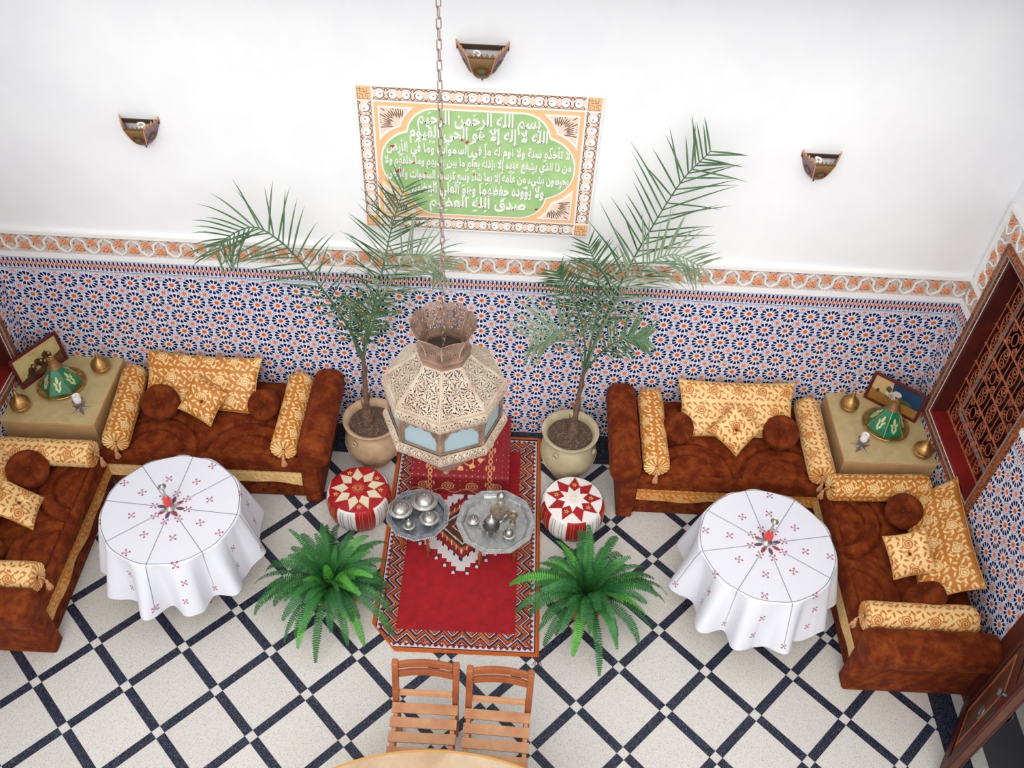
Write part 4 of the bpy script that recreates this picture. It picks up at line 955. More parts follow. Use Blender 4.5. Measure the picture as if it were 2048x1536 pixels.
# ================================================================== CORNER TABLES AND WHAT STANDS ON THEM
TT = .64
def corner_table(label, x0, x1, y0, y1):
    root = thing('corner_table', label, 'table', ((x0+x1)/2, (y0+y1)/2, 0), 0, 'beige corner tables'); w, d = (x1-x0)/2, (y1-y0)/2
    MB().box(-w, -d, 0, w, d, TT-.010).build('box_body', TABLES, root, bev=.006)
    MB().box(-w, -d, TT-.0085, w, d, TT).build('table_top', TABLEB, root, bev=.004)
    MB().box(-w+.012, -d+.012, TT-.0102, w-.012, d-.012, TT-.0083).build('shadow_joint', DARK, root)
    return root
corner_table('beige box table in the left corner, with the painting of riders', XL+.004, -2.905, 1.64, YB-.004); corner_table('beige box table in the right corner, beside the grilled window', 2.49, XR-.004, 1.645, YB-.004)
def tagine(label, loc, rz):
    root = thing('tagine', label, 'tagine', loc, rz, 'green and brass tagines')
    MB().lathe([(.09, 0), (.12, .004), (.165, .022), (.172, .030), (.168, .034), (.150, .028)], 48).build('plate', BRASS, root, smooth=50)
    m = MB(); pr = [(.148, .030), (.143, .042), (.118, .080), (.088, .128), (.060, .175), (.042, .205)]
    m.lathe(pr, 6); lid = m.build('lid', TAGG, root, smooth=20, fix=True)
    for k in range(6):
        a = 2*PI*k/6; MB().tube([(r*1.005*math.cos(a), r*1.005*math.sin(a), h_) for r, h_ in pr], .0035, 5).build('brass_rib', BRASS, lid, smooth=50)
        a += PI/6; ca = math.cos(PI/6)
        # cast leaf ornament on each facet
        ex = Vector((-math.sin(a), math.cos(a), 0)); A = Vector((.138*ca*math.cos(a), .138*ca*math.sin(a), .050)); B = Vector((.068*ca*math.cos(a), .068*ca*math.sin(a), .162)); ey = (B-A).normalized(); n_ = ex.cross(ey); 
        F = Matrix((ex, ey, n_)).transposed().to_4x4(); F.translation = A.lerp(B, .42)+n_*.001
        m = MB()
        for (cx, cy, an, aa, b_) in [tuple(v*1.35 if i_ != 2 else v for i_, v in enumerate(t5)) for t5 in ((0, .030, PI/2, .022, .008), (.012, .008, 1.1, .016, .006), (-.012, .008, PI-1.1, .016, .006), (.009, -.016, 1.4, .014, .006), (-.009, -.016, PI-1.4, .014, .006), (0, -.030, PI/2, .010, .006))]: m.prism(leafpoly(cx, cy, an, aa, b_, 4), 0, .004, 0, F)
        m.build('leaf_ornament', PALEG, lid, fix=True)
    MB().lathe([(.044, .200), (.048, .206), (.040, .216), (.036, .235), (.026, .248), (.030, .256), (.012, .266)], 24).build('collar', BRASSD, root, smooth=50)
    MB().tube([(.017*math.cos(t), 0, .284+.022*math.sin(t)) for t in [k*2*PI/18 for k in range(18)]], .005, 6, closed=True).lathe([(0, .262), (.009, .268), (.010, .28), (.004, .292), (0, .296)], 10).build('ring_knob', BRASS, root, smooth=50)
    return root
tg = tagine('green enamel tagine with brass plate on the left corner table', (-3.255, 2.005, TT), .3)
dup(tg, (2.865, 1.995, TT), .15, 'green enamel tagine with brass plate on the right corner table')
def incense(label, loc):
    root = thing('brass_jar', label, 'brass jar', loc, 0, 'pear-shaped brass jars')
    b = MB().lathe([(.040, 0), (.044, .004), (.060, .022), (.068, .040), (.069, .050), (.066, .053), (.066, .058), (.069, .061), (.067, .070)], 32).build('bowl', BRASS, root, smooth=40)
    l = MB().lathe([(.067, .070), (.062, .086), (.048, .104), (.032, .120), (.020, .140), (.014, .162), (.011, .176), (.005, .186), (0, .190)], 32).build('lid', BRASS, root, smooth=60)
    for zz, r in ((.082, .0645), (.097, .0545)): MB().tube([(r*math.cos(t), r*math.sin(t), zz) for t in [k*2*PI/28 for k in range(28)]], .0015, 4, closed=True).build('engraved_ring', BRASSD, l)
    return root
jb = incense('brass pear-shaped jar by the back wall on the left corner table', (-3.02, 2.185, TT))
JG = 'pear-shaped brass jars'
dup(jb, (-3.455, 1.76, TT), 1, 'brass pear-shaped jar at the front left edge of the left corner table'); dup(jb, (2.625, 2.165, TT), 2, 'brass pear-shaped jar by the back wall on the right corner table'); dup(jb, (3.065, 1.735, TT), 3, 'brass pear-shaped jar at the front right edge of the right corner table')
def star_candle(label, loc, rz):
    root = thing('candle_holder', label, 'candle holder', loc, rz, 'starfish candle holders')
    m = MB(); top = (0, 0, .016)
    for k in range(5):
        a = 2*PI*k/5; t_ = Vector((.078*math.cos(a), .078*math.sin(a), .003)); l = Vector((.028*math.cos(a-PI/5), .028*math.sin(a-PI/5), .004)); r = Vector((.028*math.cos(a+PI/5), .028*math.sin(a+PI/5), .004)); c = Vector((0, 0, .017))
        m.add([c, l, t_, r, Vector((t_.x, t_.y, 0)), Vector((l.x, l.y, 0)), Vector((r.x, r.y, 0))], [(0, 1, 2), (0, 2, 3), (1, 5, 4, 2), (2, 4, 6, 3)])
    m.build('starfish_base', STARM, root, fix=True)
    MB().lathe([(.010, .014), (.007, .03), (.007, .062), (.014, .070)], 12).build('stem', STARM, root, smooth=50)
    MB().lathe([(.012, .068), (.034, .074), (.040, .086), (.037, .088), (.030, .080), (0, .079)], 24).build('cup', STARM, root, smooth=50)
    return root
def candle(label, loc):
    root = thing('candle', label, 'candle', loc, 0, 'white pillar candles'); MB().lathe([(.028, 0), (.0285, .05), (.026, .056), (.018, .052), (0, .051)], 24).build('wax', WAX, root, smooth=40); MB().tube([(0, 0, .05), (.001, 0, .058)], .0012, 5).build('wick', BLACK, root); return root
s1 = star_candle('pewter starfish candle holder on the left corner table', (-3.045, 1.79, TT), .3); dup(s1, (2.635, 1.785, TT), 1.5, 'pewter starfish candle holder on the right corner table')
c1 = candle('white pillar candle in the starfish holder on the left corner table', (-3.045, 1.79, TT+.0805)); dup(c1, (2.635, 1.785, TT+.0805), 0, 'white pillar candle in the starfish holder on the right corner table')
def painting(label, P0, P1, lean, h, draw, sky, ground):
    """P0-P1 bottom edge on the table; leans back into the corner"""
    A, B = Vector((*P0, TT)), Vector((*P1, TT)); ex = (B-A).normalized(); w = (B-A).length; n_ = Vector((ex.y, -ex.x, 0)).normalized()
    root = thing('framed_painting', label, 'painting', (A+B)/2, 0, 'framed paintings'); up = (Vector((0, 0, 1))*math.sqrt(max(h*h-lean*lean, 0))-n_*lean).normalized(); place(root, ex, up)
    fw_ = .022; hw = w/2
    for (a, b, c, d) in ((-hw, 0, hw, fw_), (-hw, h-fw_, hw, h), (-hw, fw_, -hw+fw_, h-fw_), (hw-fw_, fw_, hw, h-fw_)): MB().box(a, b, -.012, c, d, .006).build('frame_side', MAROON, root, bev=.003)
    cv = MB().box(-hw+fw_, fw_, -.010, hw-fw_, h-fw_, -.004).build('canvas', sky, root)
    draw(cv, hw-fw_, fw_, h-fw_); return root
def blob(par, name, m_, pts, zz=-.004, t_=.0008): MB().prism(ccw(pts), zz, zz+t_).build(name, m_, par)
PSK = mat('paint_ochre_sky', S(206, 186, 128), .6, rgb2=S(186, 158, 96), nscale=9); PGR = mat('paint_umber_ground', S(120, 84, 40), .6, rgb2=S(58, 42, 26), nscale=12); PDK = mat('paint_dark', S(44, 34, 28), .6, rgb2=S(104, 62, 40), nscale=60)
PTN = mat('paint_tan', S(206, 170, 116), .6); PBL = mat('paint_deep_blue', S(18, 62, 98), .6, rgb2=S(14, 48, 80), nscale=8); POC = mat('paint_ochre', S(178, 128, 52), .6, rgb2=S(146, 96, 36), nscale=7); PWH = mat('paint_white', S(220, 208, 186), .6); PGN = mat('paint_green', S(74, 88, 52), .6); PBR = mat('paint_brown', S(92, 52, 36), .6)
def blobpts(cx, cy, rx, ry, n=11, j=.25): return [(cx+rx*(1+random.uniform(-j, j))*math.cos(2*PI*k/n), cy+ry*(1+random.uniform(-j, j))*math.sin(2*PI*k/n)) for k in range(n)]
def riders(cv, hw, y0, y1):
    blob(cv, 'painted_ground', PGR, [(-hw, y0), (hw, y0), (hw, y0+.085), (.05, y0+.055), (-hw, y0+.03)])
    for k, (x, y) in enumerate(((-.085, .085), (-.06, .10), (-.015, .125), (.01, .105), (.06, .14), (.085, .125), (-.1, .065), (.035, .085))):
        blob(cv, 'painted_rider', PDK, blobpts(x, y, .026, .034), -.0032); blob(cv, 'painted_rider', PTN if k % 2 else PBR, blobpts(x+.004, y+.016, .009, .010), -.0024)
    blob(cv, 'painted_shadow', PDK, blobpts(-.11, .05, .05, .016), -.003)
    for x, y in ((-.04, .205), (-.015, .21)): blob(cv, 'painted_bird', PDK, [(x-.012, y+.008), (x, y), (x+.012, y+.009), (x, y+.004)], -.0032)
def horses(cv, hw, y0, y1):
    blob(cv, 'painted_sky', PBL, [(-.03, y0+.09), (.06, y0+.06), (hw, y0+.06), (hw, y1), (-.05, y1)])
    blob(cv, 'painted_ground', POC, [(-hw, y0), (hw, y0), (hw, y0+.075), (0, y0+.08), (-hw, y0+.095)], -.0034)
    blob(cv, 'painted_tree', PGN, blobpts(.075, .115, .055, .022), -.0030); blob(cv, 'painted_dome', PWH, blobpts(.005, .155, .034, .026, j=.08), -.0032); blob(cv, 'painted_palm', PGN, blobpts(-.065, .165, .022, .024), -.003)
    for k, (x, y) in enumerate(((-.055, .125), (-.03, .12), (-.01, .105))): blob(cv, 'painted_horse', PWH, blobpts(x, y, .024, .020), -.0028); blob(cv, 'painted_rider', PWH if k else PBR, blobpts(x, y+.026, .008, .013), -.0022)
    blob(cv, 'painted_horse', PBR, blobpts(.035, .085, .030, .016), -.0026); blob(cv, 'painted_door', PBR, blobpts(-.135, .115, .012, .02, j=.05), -.003)
    for x in (-.07, -.05, -.03, -.012, .02, .045): blob(cv, 'painted_leg', PDK, [(x, .075), (x+.004, .075), (x+.008, .10), (x+.003, .10)], -.0026)
painting('framed painting of riders on an ochre ground leaning in the left corner', (-3.525, 1.945), (-3.315, 2.295), .035, .265, riders, PSK, PGR)
painting('framed painting of white horses under a blue sky leaning in the right corner', (2.775, 2.295), (3.108, 2.045), .035, .26, horses, PTN, POC)

# ================================================================== RUG
RX0, RX1, RY0, RY1 = -.80, .33, .335, 2.26
rug = thing('rug', 'red woven rug with a zigzag border under the lantern and silver trays', 'rug', (0, 0, 0))
kn = .0072; nxr, nyr = int((RX1-RX0)/kn), int((RY1-RY0)/kn)
xs = RX0+(np.arange(nxr)+.5)*kn; ys = RY0+(np.arange(nyr)+.5)*kn; X, Y = np.meshgrid(xs, ys, indexing='ij')
ed = np.stack([X-RX0, RX1-X, Y-RY0, RY1-Y]); dmin = ed.min(0); side = ed.argmin(0); along = np.where(side < 2, Y, X)
C = np.zeros(X.shape, int)      # 0 red 1 orange 2 navy 3 white 4 maroon 5 brown
tri = np.abs(np.mod(along/.125, 1)-.5)*2
zz = dmin-.055; ph = np.mod((zz+tri*.062)/.058, 1); dither = ((np.floor(along/kn)+np.floor(dmin/kn)).astype(int) % 3)
band = np.where(ph < .17, 2, np.where(ph < .30, 3, np.where(ph < .46, 4, np.where((ph < .72) & (dither == 0), 2, np.where((ph > .86), 2, 1)))))
C = np.where(dmin < .155, band, C)
C = np.where(dmin < .056, np.where(np.abs(np.mod(along/.040, 1)-.5)*2 < (.056-dmin)/.024, 3, 4), C); C = np.where(dmin < .032, 2, C); C = np.where(dmin < .020, 1, C)
mx, my = -.235, 1.36; step = .035; ax = np.abs(X-mx); ay = np.abs(Y-my)
dd = ax/.44+ay/.40; ds = np.floor(ax/step)*step/.44+np.floor(ay/step)*step/.40; fld = dmin >= .155
med = np.full(X.shape, 0)
med = np.where(ds < .92, 3, med); fr_ = (np.floor(ax/kn*.5).astype(int) % 3 == 0) & (dd > .68) & (dd < .76)
for lim, c in ((.70, 4), (.66, 0), (.60, 5), (.56, 1), (.48, 5), (.44, 2), (.40, 3), (.36, 5), (.20, 3), (.17, 4)): med = np.where(dd < lim, c, med)
med = np.where(fr_ & (dd >= .70), 2, med); med = np.where((dd < .60) & (dd > .50) & (np.mod(np.floor(ax/kn), 5) == 0), 3, med)
C = np.where(fld & (med != 0), med, np.where(fld & (dd < .66), med, C))
for k in range(7):      # little winged motifs along the lower steps
    for sx in (-1, 1):
        px_ = mx+sx*(.05+.065*k); py_ = my-.40*(1-(.05+.065*k)/.44)*1.0-.045
        if py_ > my: continue
        C = np.where((np.abs(X-px_) < .008) & (np.abs(Y-py_) < .016), 3, C); C = np.where((np.abs(X-px_) < .022) & (np.abs(Y-py_-.018+np.abs(X-px_)*.5) < .006), 2, C)
RUGM = [mat('wool_red', S(172, 18, 30), .9, rgb2=S(150, 12, 26), nscale=12, bump=.5, bscale=200), mat('wool_orange', S(206, 98, 28), .9, bump=.5, bscale=200), mat('wool_navy', S(36, 34, 58), .9), mat('wool_white', S(214, 206, 208), .9), mat('wool_maroon', S(118, 26, 34), .9), mat('wool_brown', S(98, 56, 30), .9)]
cut = (X-RX0)/.17+(Y-RY0)/.19 < 1
gx = RX0+np.arange(nxr+1)*kn; gy = RY0+np.arange(nyr+1)*kn; GX, GY = np.meshgrid(gx, gy, indexing='ij')
sk = (GX-RX0-.4)*(GY-1.2)*.012; GZ = .007+.002*np.sin(GX*9)*np.sin(GY*7)+.002
idx = np.arange((nxr+1)*(nyr+1)).reshape(nxr+1, nyr+1); fcs = np.stack([idx[:-1, :-1], idx[1:, :-1], idx[1:, 1:], idx[:-1, 1:]], -1)
kp = ~cut; fl = fcs[kp].reshape(-1, 4); mi = C[kp].ravel()
me = bpy.data.meshes.new('pile'); me.from_pydata(np.stack([GX, GY, GZ], -1).reshape(-1, 3).tolist(), [], fl.tolist())
for q in RUGM: me.materials.append(q)
me.polygons.foreach_set('material_index', mi.astype(np.int32)); me.update()
link('pile', me, rug)
outl = [(RX0+.17, RY0), (RX1, RY0), (RX1, RY1), (RX0, RY1), (RX0, RY0+.19)]
MB().prism(outl, .0005, .0065).build('backing', RUGM[1], rug)
MB().tube([(*p, .007) for p in outl], .006, 6, closed=True).build('edge_binding', RUGM[1], rug, smooth=60)
for k in range(5): MB().tube([(RX1-.01+k*.003, RY0, .006), (RX1-.02+k*.008, RY0-.03, .003), (RX1-.04+k*.018, RY0-.06-.006*k, .003)], .002, 4).build('fringe_thread', THRP, rug)

# ================================================================== RED FLOOR SEAT (behind the trays)
FX0, FX1, FY0, FY1, FH = -.655, .085, 1.655, 2.285, .215
ft = thing('floor_seat', 'red velvet box seat with gold arabesques on the rug below the lantern', 'floor seat', ((FX0+FX1)/2, (FY0+FY1)/2, .0135))
w, d = FX1-FX0, FY1-FY0
nx_, ny_ = 200, 200; s1_ = np.linspace(-w/2, w/2, nx_); L_ = np.linspace(0, FH+d, ny_)
U, V = np.meshgrid(s1_, L_, indexing='ij'); r_ = .03
Yp = np.where(V < FH-r_, -d/2, np.where(V < FH+r_, -d/2+r_*(1-np.cos((V-FH+r_)/(2*r_)*PI/2)), -d/2+(V-FH)))
Zp = np.where(V < FH-r_, V, np.where(V < FH+r_, FH-r_+r_*np.sin((V-FH+r_)/(2*r_)*PI/2), FH)) + np.where(V > FH, .012*np.sin(np.clip((V-FH)/d, 0, 1)*PI)*np.cos(U/w*PI), 0)
au = np.abs(U); vv = V-FH-.25; r = np.hypot(U, vv); t = np.arctan2(vv, U)
pat = (np.abs(r-.13*(1+.22*np.cos(6*t))) < .006) | (np.abs(r-.09*(1+.3*np.cos(6*t+PI))) < .006) | ((r < .05) & (np.cos(8*t) > .0)) | ((np.abs(r-.17) < .020) & (np.cos(12*t)+.4*np.sin(40*r) > .35))
lw = .0045; cxs = .225
for f in (0, PI): pat |= np.abs(au-cxs-.014*np.sin(V*55+f)) < lw
pat |= ((np.abs(au-cxs) > .024) & (np.abs(au-cxs) < .045) & (np.sin(V*36)*np.cos((au-cxs)*120) > .55))
pat |= (np.mod(U, .045) < .006) & (np.mod(V, .055) < .006) & (np.abs(au-cxs) > .05)
e_ = V-.045; pat |= (V < FH) & (np.abs(e_-.022*np.sin(U*34)) < .004) & (au > .0); pat |= (V < FH) & (np.hypot(np.mod(U, .18)-.09, V-.10) < .05) & (np.sin(np.hypot(np.mod(U, .18)-.09, V-.1)*330) > .3)
FSM = mat('red_brocade', S(128, 10, 22), .7, rgb2=S(214, 160, 104), attr=True, sheen=.05)
MB().grid(np.stack([U, Yp, Zp], -1)).build('brocade_cover', FSM, ft, smooth=60, attr=pat.astype(float), fix=False)
MB().box(-w/2+.003, -d/2+.006, 0, w/2-.003, d/2, FH-.012).build('seat_box', LRED, ft, bev=.02)
bk = MB().box(-w/2, -.05, 0, w/2, .05, .13)

# ================================================================== ROUND TABLES UNDER EMBROIDERED CLOTHS
TR, TZ = .432, .735
def cloth_fn(phase, seed):
    rg = np.random.default_rng(seed); n1 = 11; a = rg.uniform(.75, 1.25, 6); ph = rg.uniform(0, 6.28, 6)
    Ls = .475
    def f(rho, th):
        rho = np.asarray(rho, float); th = np.asarray(th, float); t = np.clip(rho-TR, 0, None); k = np.clip(t/Ls, 0, 1)
        w_ = np.cos(n1*th+phase+.7*np.sin(2*th+ph[0])+.5*np.sin(3*th+ph[1])); w_ = np.sign(w_)*np.abs(w_)**.8
        fold = (.052*(1+.35*np.sin(2*th+ph[2]))*w_+.012*np.cos(19*th+ph[3]))*k**.7
        rr = np.where(rho < TR, rho, TR+.012*np.minimum(t/.02, 1)+.075*k+fold)
        drop = np.where(t < .02, t*t/.04, t-.01)
        zz = TZ-drop*(.97-.06*w_*k)
        return np.stack([rr*np.cos(th), rr*np.sin(th), zz], -1)
    return f, Ls
def round_table(label, clabel, loc, rz, phase, seed, linea):
    root = thing('round_table', label, 'table', loc, rz, 'small round tables')
    MB().lathe([(TR-.004, TZ-.028), (TR-.002, TZ-.024), (TR-.002, TZ-.006), (TR-.006, TZ-.003)], 64).build('table_top', WOODL, root, smooth=40)
    for k in range(4):
        a = k*PI/2+.6; MB().tube([(.22*math.cos(a), .22*math.sin(a), TZ-.028), (.30*math.cos(a), .30*math.sin(a), 0)], .02, 10).build('leg', WOODR, root, smooth=60)
    f, Ls = cloth_fn(phase, seed)
    cl = thing('tablecloth', clabel, 'tablecloth', loc, rz, 'white embroidered tablecloths')
    rh = np.r_[.001, np.linspace(.05, TR-.01, 8), np.linspace(TR-.005, TR+.03, 8), np.linspace(TR+.045, TR+Ls, 34)]; th = np.linspace(0, 2*PI, 300, endpoint=False)
    R2, T2 = np.meshgrid(rh, th, indexing='ij'); MB().grid(f(R2, T2), cv=True).build('cloth', CLOTH, cl, smooth=60, fix=True)
    def surf(x, y, lift=.0022):
        rho, t = math.hypot(x, y), math.atan2(y, x); p = f(rho, t); e = 1e-3
        if rho < TR-.002: return (p[0], p[1], p[2]+lift)
        du = (f(rho+e, t)-p)/e; dv = (f(rho, t+e)-p)/e; n_ = np.cross(du, dv); n_ = n_/np.linalg.norm(n_)
        if n_[0]*math.cos(t)+n_[1]*math.sin(t)+n_[2]*.5 < 0: n_ = -n_
        return tuple(p+n_*lift*1.4)
    def stitch(m, x, y, s_, mi, an=0):
        c_, q_ = math.cos(an)*s_/2, math.sin(an)*s_/2; m.add([surf(x-c_+q_, y-q_-c_), surf(x+c_+q_, y+q_-c_), surf(x+c_-q_, y+q_+c_), surf(x-c_-q_, y-q_+c_)], [(0, 1, 2, 3)], mi)
    M_ = [THRN, THRR, THRP]
    for k in range(8):
        a = linea+k*PI/4; m = MB(); rho = .125
        while rho < TR+.40: stitch(m, rho*math.cos(a), rho*math.sin(a), .0042, 0, a); rho += .0062 if rho < TR else .0075
        m.build('stitched_line', M_, cl, fix=False)
        rings = [(.245, PI/8), (TR-.03 if k % 2 else TR+.02, PI/8), (TR+.17, PI/8+.05), (TR+.33, PI/8), (TR+.40, 0), (.112, 0)]
        for rr, da in rings:
            m = MB(); cx, cy = rr*math.cos(a+da), rr*math.sin(a+da); q = a+da; s_ = .0060
            for i in range(-3, 4):
                for j in range(-3, 4):
                    ai, aj = abs(i), abs(j)
                    on = (ai == aj) or ({ai, aj} == {2, 3})
                    if on: stitch(m, cx+(i*math.cos(q)-j*math.sin(q))*s_, cy+(i*math.sin(q)+j*math.cos(q))*s_, .0052, 2 if ai+aj < 3 else 1, q)
            m.build('cross_stitch_flower', M_, cl, fix=False)
        m = MB(); mid = .062      # central rosette petals
        for i in range(-4, 5):
            wd_ = 2 if abs(i) < 3 else 1
            for j in range(-wd_, wd_+1):
                x_, y_ = mid+i*.006, j*.005; stitch(m, x_*math.cos(a)-y_*math.sin(a), x_*math.sin(a)+y_*math.cos(a), .0052, (1 if k % 2 else 2) if abs(j) else 0, a)
        m.build('cross_stitch_petal', M_, cl, fix=False)
    m = MB(); m.tube([tuple(f(TR+.004, t))[:2]+(float(f(TR+.004, t)[2])+.001,) for t in np.linspace(0, 2*PI, 160, endpoint=False)], .0016, 4, closed=True); m.build('seam_line', THRN, cl)
    return root
TL, TRr = (-2.118, .885, 0), (1.777, .825, 0)
round_table('round table hidden under the left embroidered cloth', 'white embroidered cloth on the round table before the left sofas', TL, 0, .4, 3, math.radians(-94)+PI/4*0)
round_table('round table hidden under the right embroidered cloth', 'white embroidered cloth on the round table before the right sofas', TRr, 0, 2.0, 5, math.radians(-79))
REDG = mat('red_glass', S(206, 44, 34), .15, coat=.6)
def sprinkler(label, loc):
    root = thing('rosewater_sprinkler', label, 'rosewater bottle', loc, 0, 'rosewater sprinklers')
    MB().lathe([(.034, 0), (.036, .006), (.016, .014), (.010, .026), (.022, .036)], 24).build('foot', SILV, root, smooth=50)
    MB().lathe([(.022, .036), (.030, .060), (.029, .082), (.016, .118), (.010, .128)], 24).build('body', REDG, root, smooth=60)
    MB().lathe([(.012, .124), (.008, .15), (.0065, .19), (.010, .20), (.0065, .208)], 16).build('neck', SILV, root, smooth=50)
    MB().lathe([(.006, .206), (.020, .214), (.026, .226), (.020, .236), (.015, .232), (.010, .238), (0, .244)], 20).build('cap', SILV, root, smooth=50)
    for k in range(4):
        a = k*PI/2+.6; MB().prism(leafpoly(.045*math.cos(a), .045*math.sin(a), a, .022, .009), .0, .004).build('silver_petal', SILV, root)
    return root
sp = sprinkler('silver rosewater sprinkler with red glass on the left embroidered cloth', (TL[0]-.005, TL[1]-.005, TZ+.0035)); dup(sp, (TRr[0]-.005, TRr[1]+.01, TZ+.0035), .7, 'silver rosewater sprinkler with red glass on the right embroidered cloth')

# ================================================================== LEATHER POUFS
def pouf(label, loc, rz, flip):
    root = thing('pouf', label, 'pouf', loc, rz, 'red and white leather poufs'); R_, H = .235, .25; n = 9
    bgm, stm, cm = (LRED, LCRM, LRED) if not flip else (LWHT, LRED, LWHT)
    def prof(t):   # side profile from bottom to top rim
        return [(R_*.80, 0), (R_*.93, .03), (R_*1.0, .09), (R_*1.02, .15), (R_*1.0, .205), (R_*.955, .238), (R_*.90, .250)]
    N = 10
    for k in range(N):
        P = [[(r*math.cos(2*PI*(k+u/8)/N)*(1-.0*u), r*math.sin(2*PI*(k+u/8)/N), zz) for u in range(9)] for r, zz in prof(0)]
        P = [[(x*(1-.012*abs(u-4)/4), y*(1-.012*abs(u-4)/4), zz) for u, (x, y, zz) in enumerate(row)] for row in P]
        sd = MB().grid(P).build('side_panel', LRED if k % 2 else LWHT, root, smooth=60, fix=True)
        m = MB()
        for q in (.22, .36, .64, .78):
            a = 2*PI*(k+q)/N; m.tube([(r*1.004*math.cos(a), r*1.004*math.sin(a), zz) for r, zz in prof(0)[1:6]], .0012, 4)
        m.build('stitching', GOLDT if k % 2 else THRN, sd)
    top = MB().lathe([(R_*.905, .249), (R_*.6, .258), (R_*.2, .262), (.001, .262)], 48).build('top_disc', bgm, root, smooth=60)
    def zt(x, y): r = math.hypot(x, y); return float(np.interp(r, [0, R_*.2, R_*.6, R_*.905], [.262, .262, .258, .249]))
    for k in range(n):
        a = 2*PI*k/n; b = a+PI/n; c_ = a-PI/n
        pts = [(R_*.30*math.cos(a), R_*.30*math.sin(a)), (R_*.52*math.cos(c_), R_*.52*math.sin(c_)), (R_*.86*math.cos(a), R_*.86*math.sin(a)), (R_*.52*math.cos(b), R_*.52*math.sin(b))]
        m = MB(); m.add([(x, y, zt(x, y)+.003) for x, y in pts]+[(x, y, zt(x, y)-.004) for x, y in pts], [(0, 1, 2, 3), (0, 4, 5, 1), (1, 5, 6, 2), (2, 6, 7, 3), (3, 7, 4, 0)]); st_ = m.build('star_point', stm, root, fix=True)
        m = MB()       # zigzag stitching along the edges
        for A, B in ((pts[1], pts[2]), (pts[2], pts[3])):
            zg = []
            for q in range(15):
                f_ = q/14; x, y = A[0]+(B[0]-A[0])*f_, A[1]+(B[1]-A[1])*f_; nx1, ny1 = B[1]-A[1], A[0]-B[0]; ln = math.hypot(nx1, ny1); o_ = .004*(1 if q % 2 else -1); x += nx1/ln*o_; y += ny1/ln*o_; zg.append((x, y, zt(x, y)+.0035))
            m.tube(zg, .0016, 4)
        m.build('zigzag_stitch', LRED, st_)
        if (flip or k % 1 == 0):
            m = MB(); cx, cy = R_*(.55 if flip else .70)*math.cos(a if flip else b), R_*(.55 if flip else .70)*math.sin(a if flip else b)
            for q in range(5): m.prism(leafpoly(cx+.012*math.cos(q*1.26), cy+.012*math.sin(q*1.26), q*1.26, .009, .004, 3), zt(cx, cy)-.001, zt(cx, cy)+.0042)
            if k % 2 == 0: m.build('gold_embroidery', GOLDT, root)
    MB().lathe([(R_*.8, 0), (.001, .001)], 24).build('bottom_disc', LRED, root)
    MB().lathe([(R_*.28, .260), (R_*.27, .267), (R_*.1, .270), (.001, .270)], 28).build('centre_medallion', cm, root, smooth=50)
    m = MB()
    for q in range(16): a = q*PI/8; m.tube([(.012*math.cos(a), .012*math.sin(a), .2705), (.045*math.cos(a), .045*math.sin(a), .2695)], .0012, 4)
    m.build('centre_stitching', GOLDT, root)
    return root
pouf('red leather pouf with a cream star, left of the trays', (-1.018, 1.475, 0), .35, False)
pouf('white leather pouf with a red star, right of the trays', (.565, 1.475, 0), .1, True)

# ================================================================== SILVER TRAYS AND TABLEWARE
RUGZ = .0135
def tray_table(label, tlabel, loc, R_, n, a0, lr, pm):
    st_ = thing('tray_stand', label, 'tray stand', loc, 0, 'folding tray stands'); H = .345-RUGZ
    for k in range(4):
        a = k*PI/2+lr; m = MB(); x, y = R_*.62*math.cos(a), R_*.62*math.sin(a)
        m.lathe([(.009, 0), (.013, .02), (.008, .035), (.014, .06), (.016, .12), (.009, .15), (.015, .18), (.010, .21), (.016, .24), (.016, H-.02)], 10, c=(x, y, 0)); m.build('leg', WOODR, st_, smooth=50)
    for k in range(4):
        a, b = k*PI/2+lr, (k+1)*PI/2+lr; MB().tube([(R_*.62*math.cos(a), R_*.62*math.sin(a), H-.03), (R_*.62*math.cos(b), R_*.62*math.sin(b), H-.03)], .010, 8).build('rail', WOODR, st_, smooth=50)
    tr = thing('serving_tray', tlabel, 'tray', (loc[0], loc[1], .345), a0, 'many-sided silver trays'); m = MB()
    m.lathe([(.001, -.0195), (R_*.80, -.0195), (R_*.84, -.004), (R_*.90, -.002), (R_*.96, -.004), (R_, -.002), (R_*1.005, .004), (R_*.96, .006), (R_*.90, .004), (R_*.865, .006), (R_*.82, -.006), (R_*.795, -.0165), (.001, -.0165)], n, cap=False)
    m.build('tray_body', pm, tr, smooth=25, fix=True)
    for rr, tk in ((.985, .005), (.84, .003)): MB().tube([(R_*rr*math.cos(2*PI*k/n), R_*rr*math.sin(2*PI*k/n), .005) for k in range(n)], tk, 6, closed=True).build('rim_bead', PEWT, tr, smooth=60)
    m = MB()
    for k in range(96): a = 2*PI*k/96; rr = R_*math.cos(PI/n)/math.cos((a % (2*PI/n))-PI/n); m.lathe([(0, -.004), (.005, 0), (0, .004)], 5, c=(rr*.995*math.cos(a), rr*.995*math.sin(a), .006))
    tag(m.build('rope_edge', SILV, tr), kind='stuff')
    return tr
tray_table('turned wooden stand under the smaller tray', 'smaller dark silver tray holding four lidded dishes', (-.548, 1.205, RUGZ), .228, 10, .3, .55, PEWTD)
tray_table('turned wooden stand under the larger tray', 'larger silver tray holding the teapot', (.003, 1.178, RUGZ), .283, 10, .1, .95, PEWT)
TZt = .345-.0165
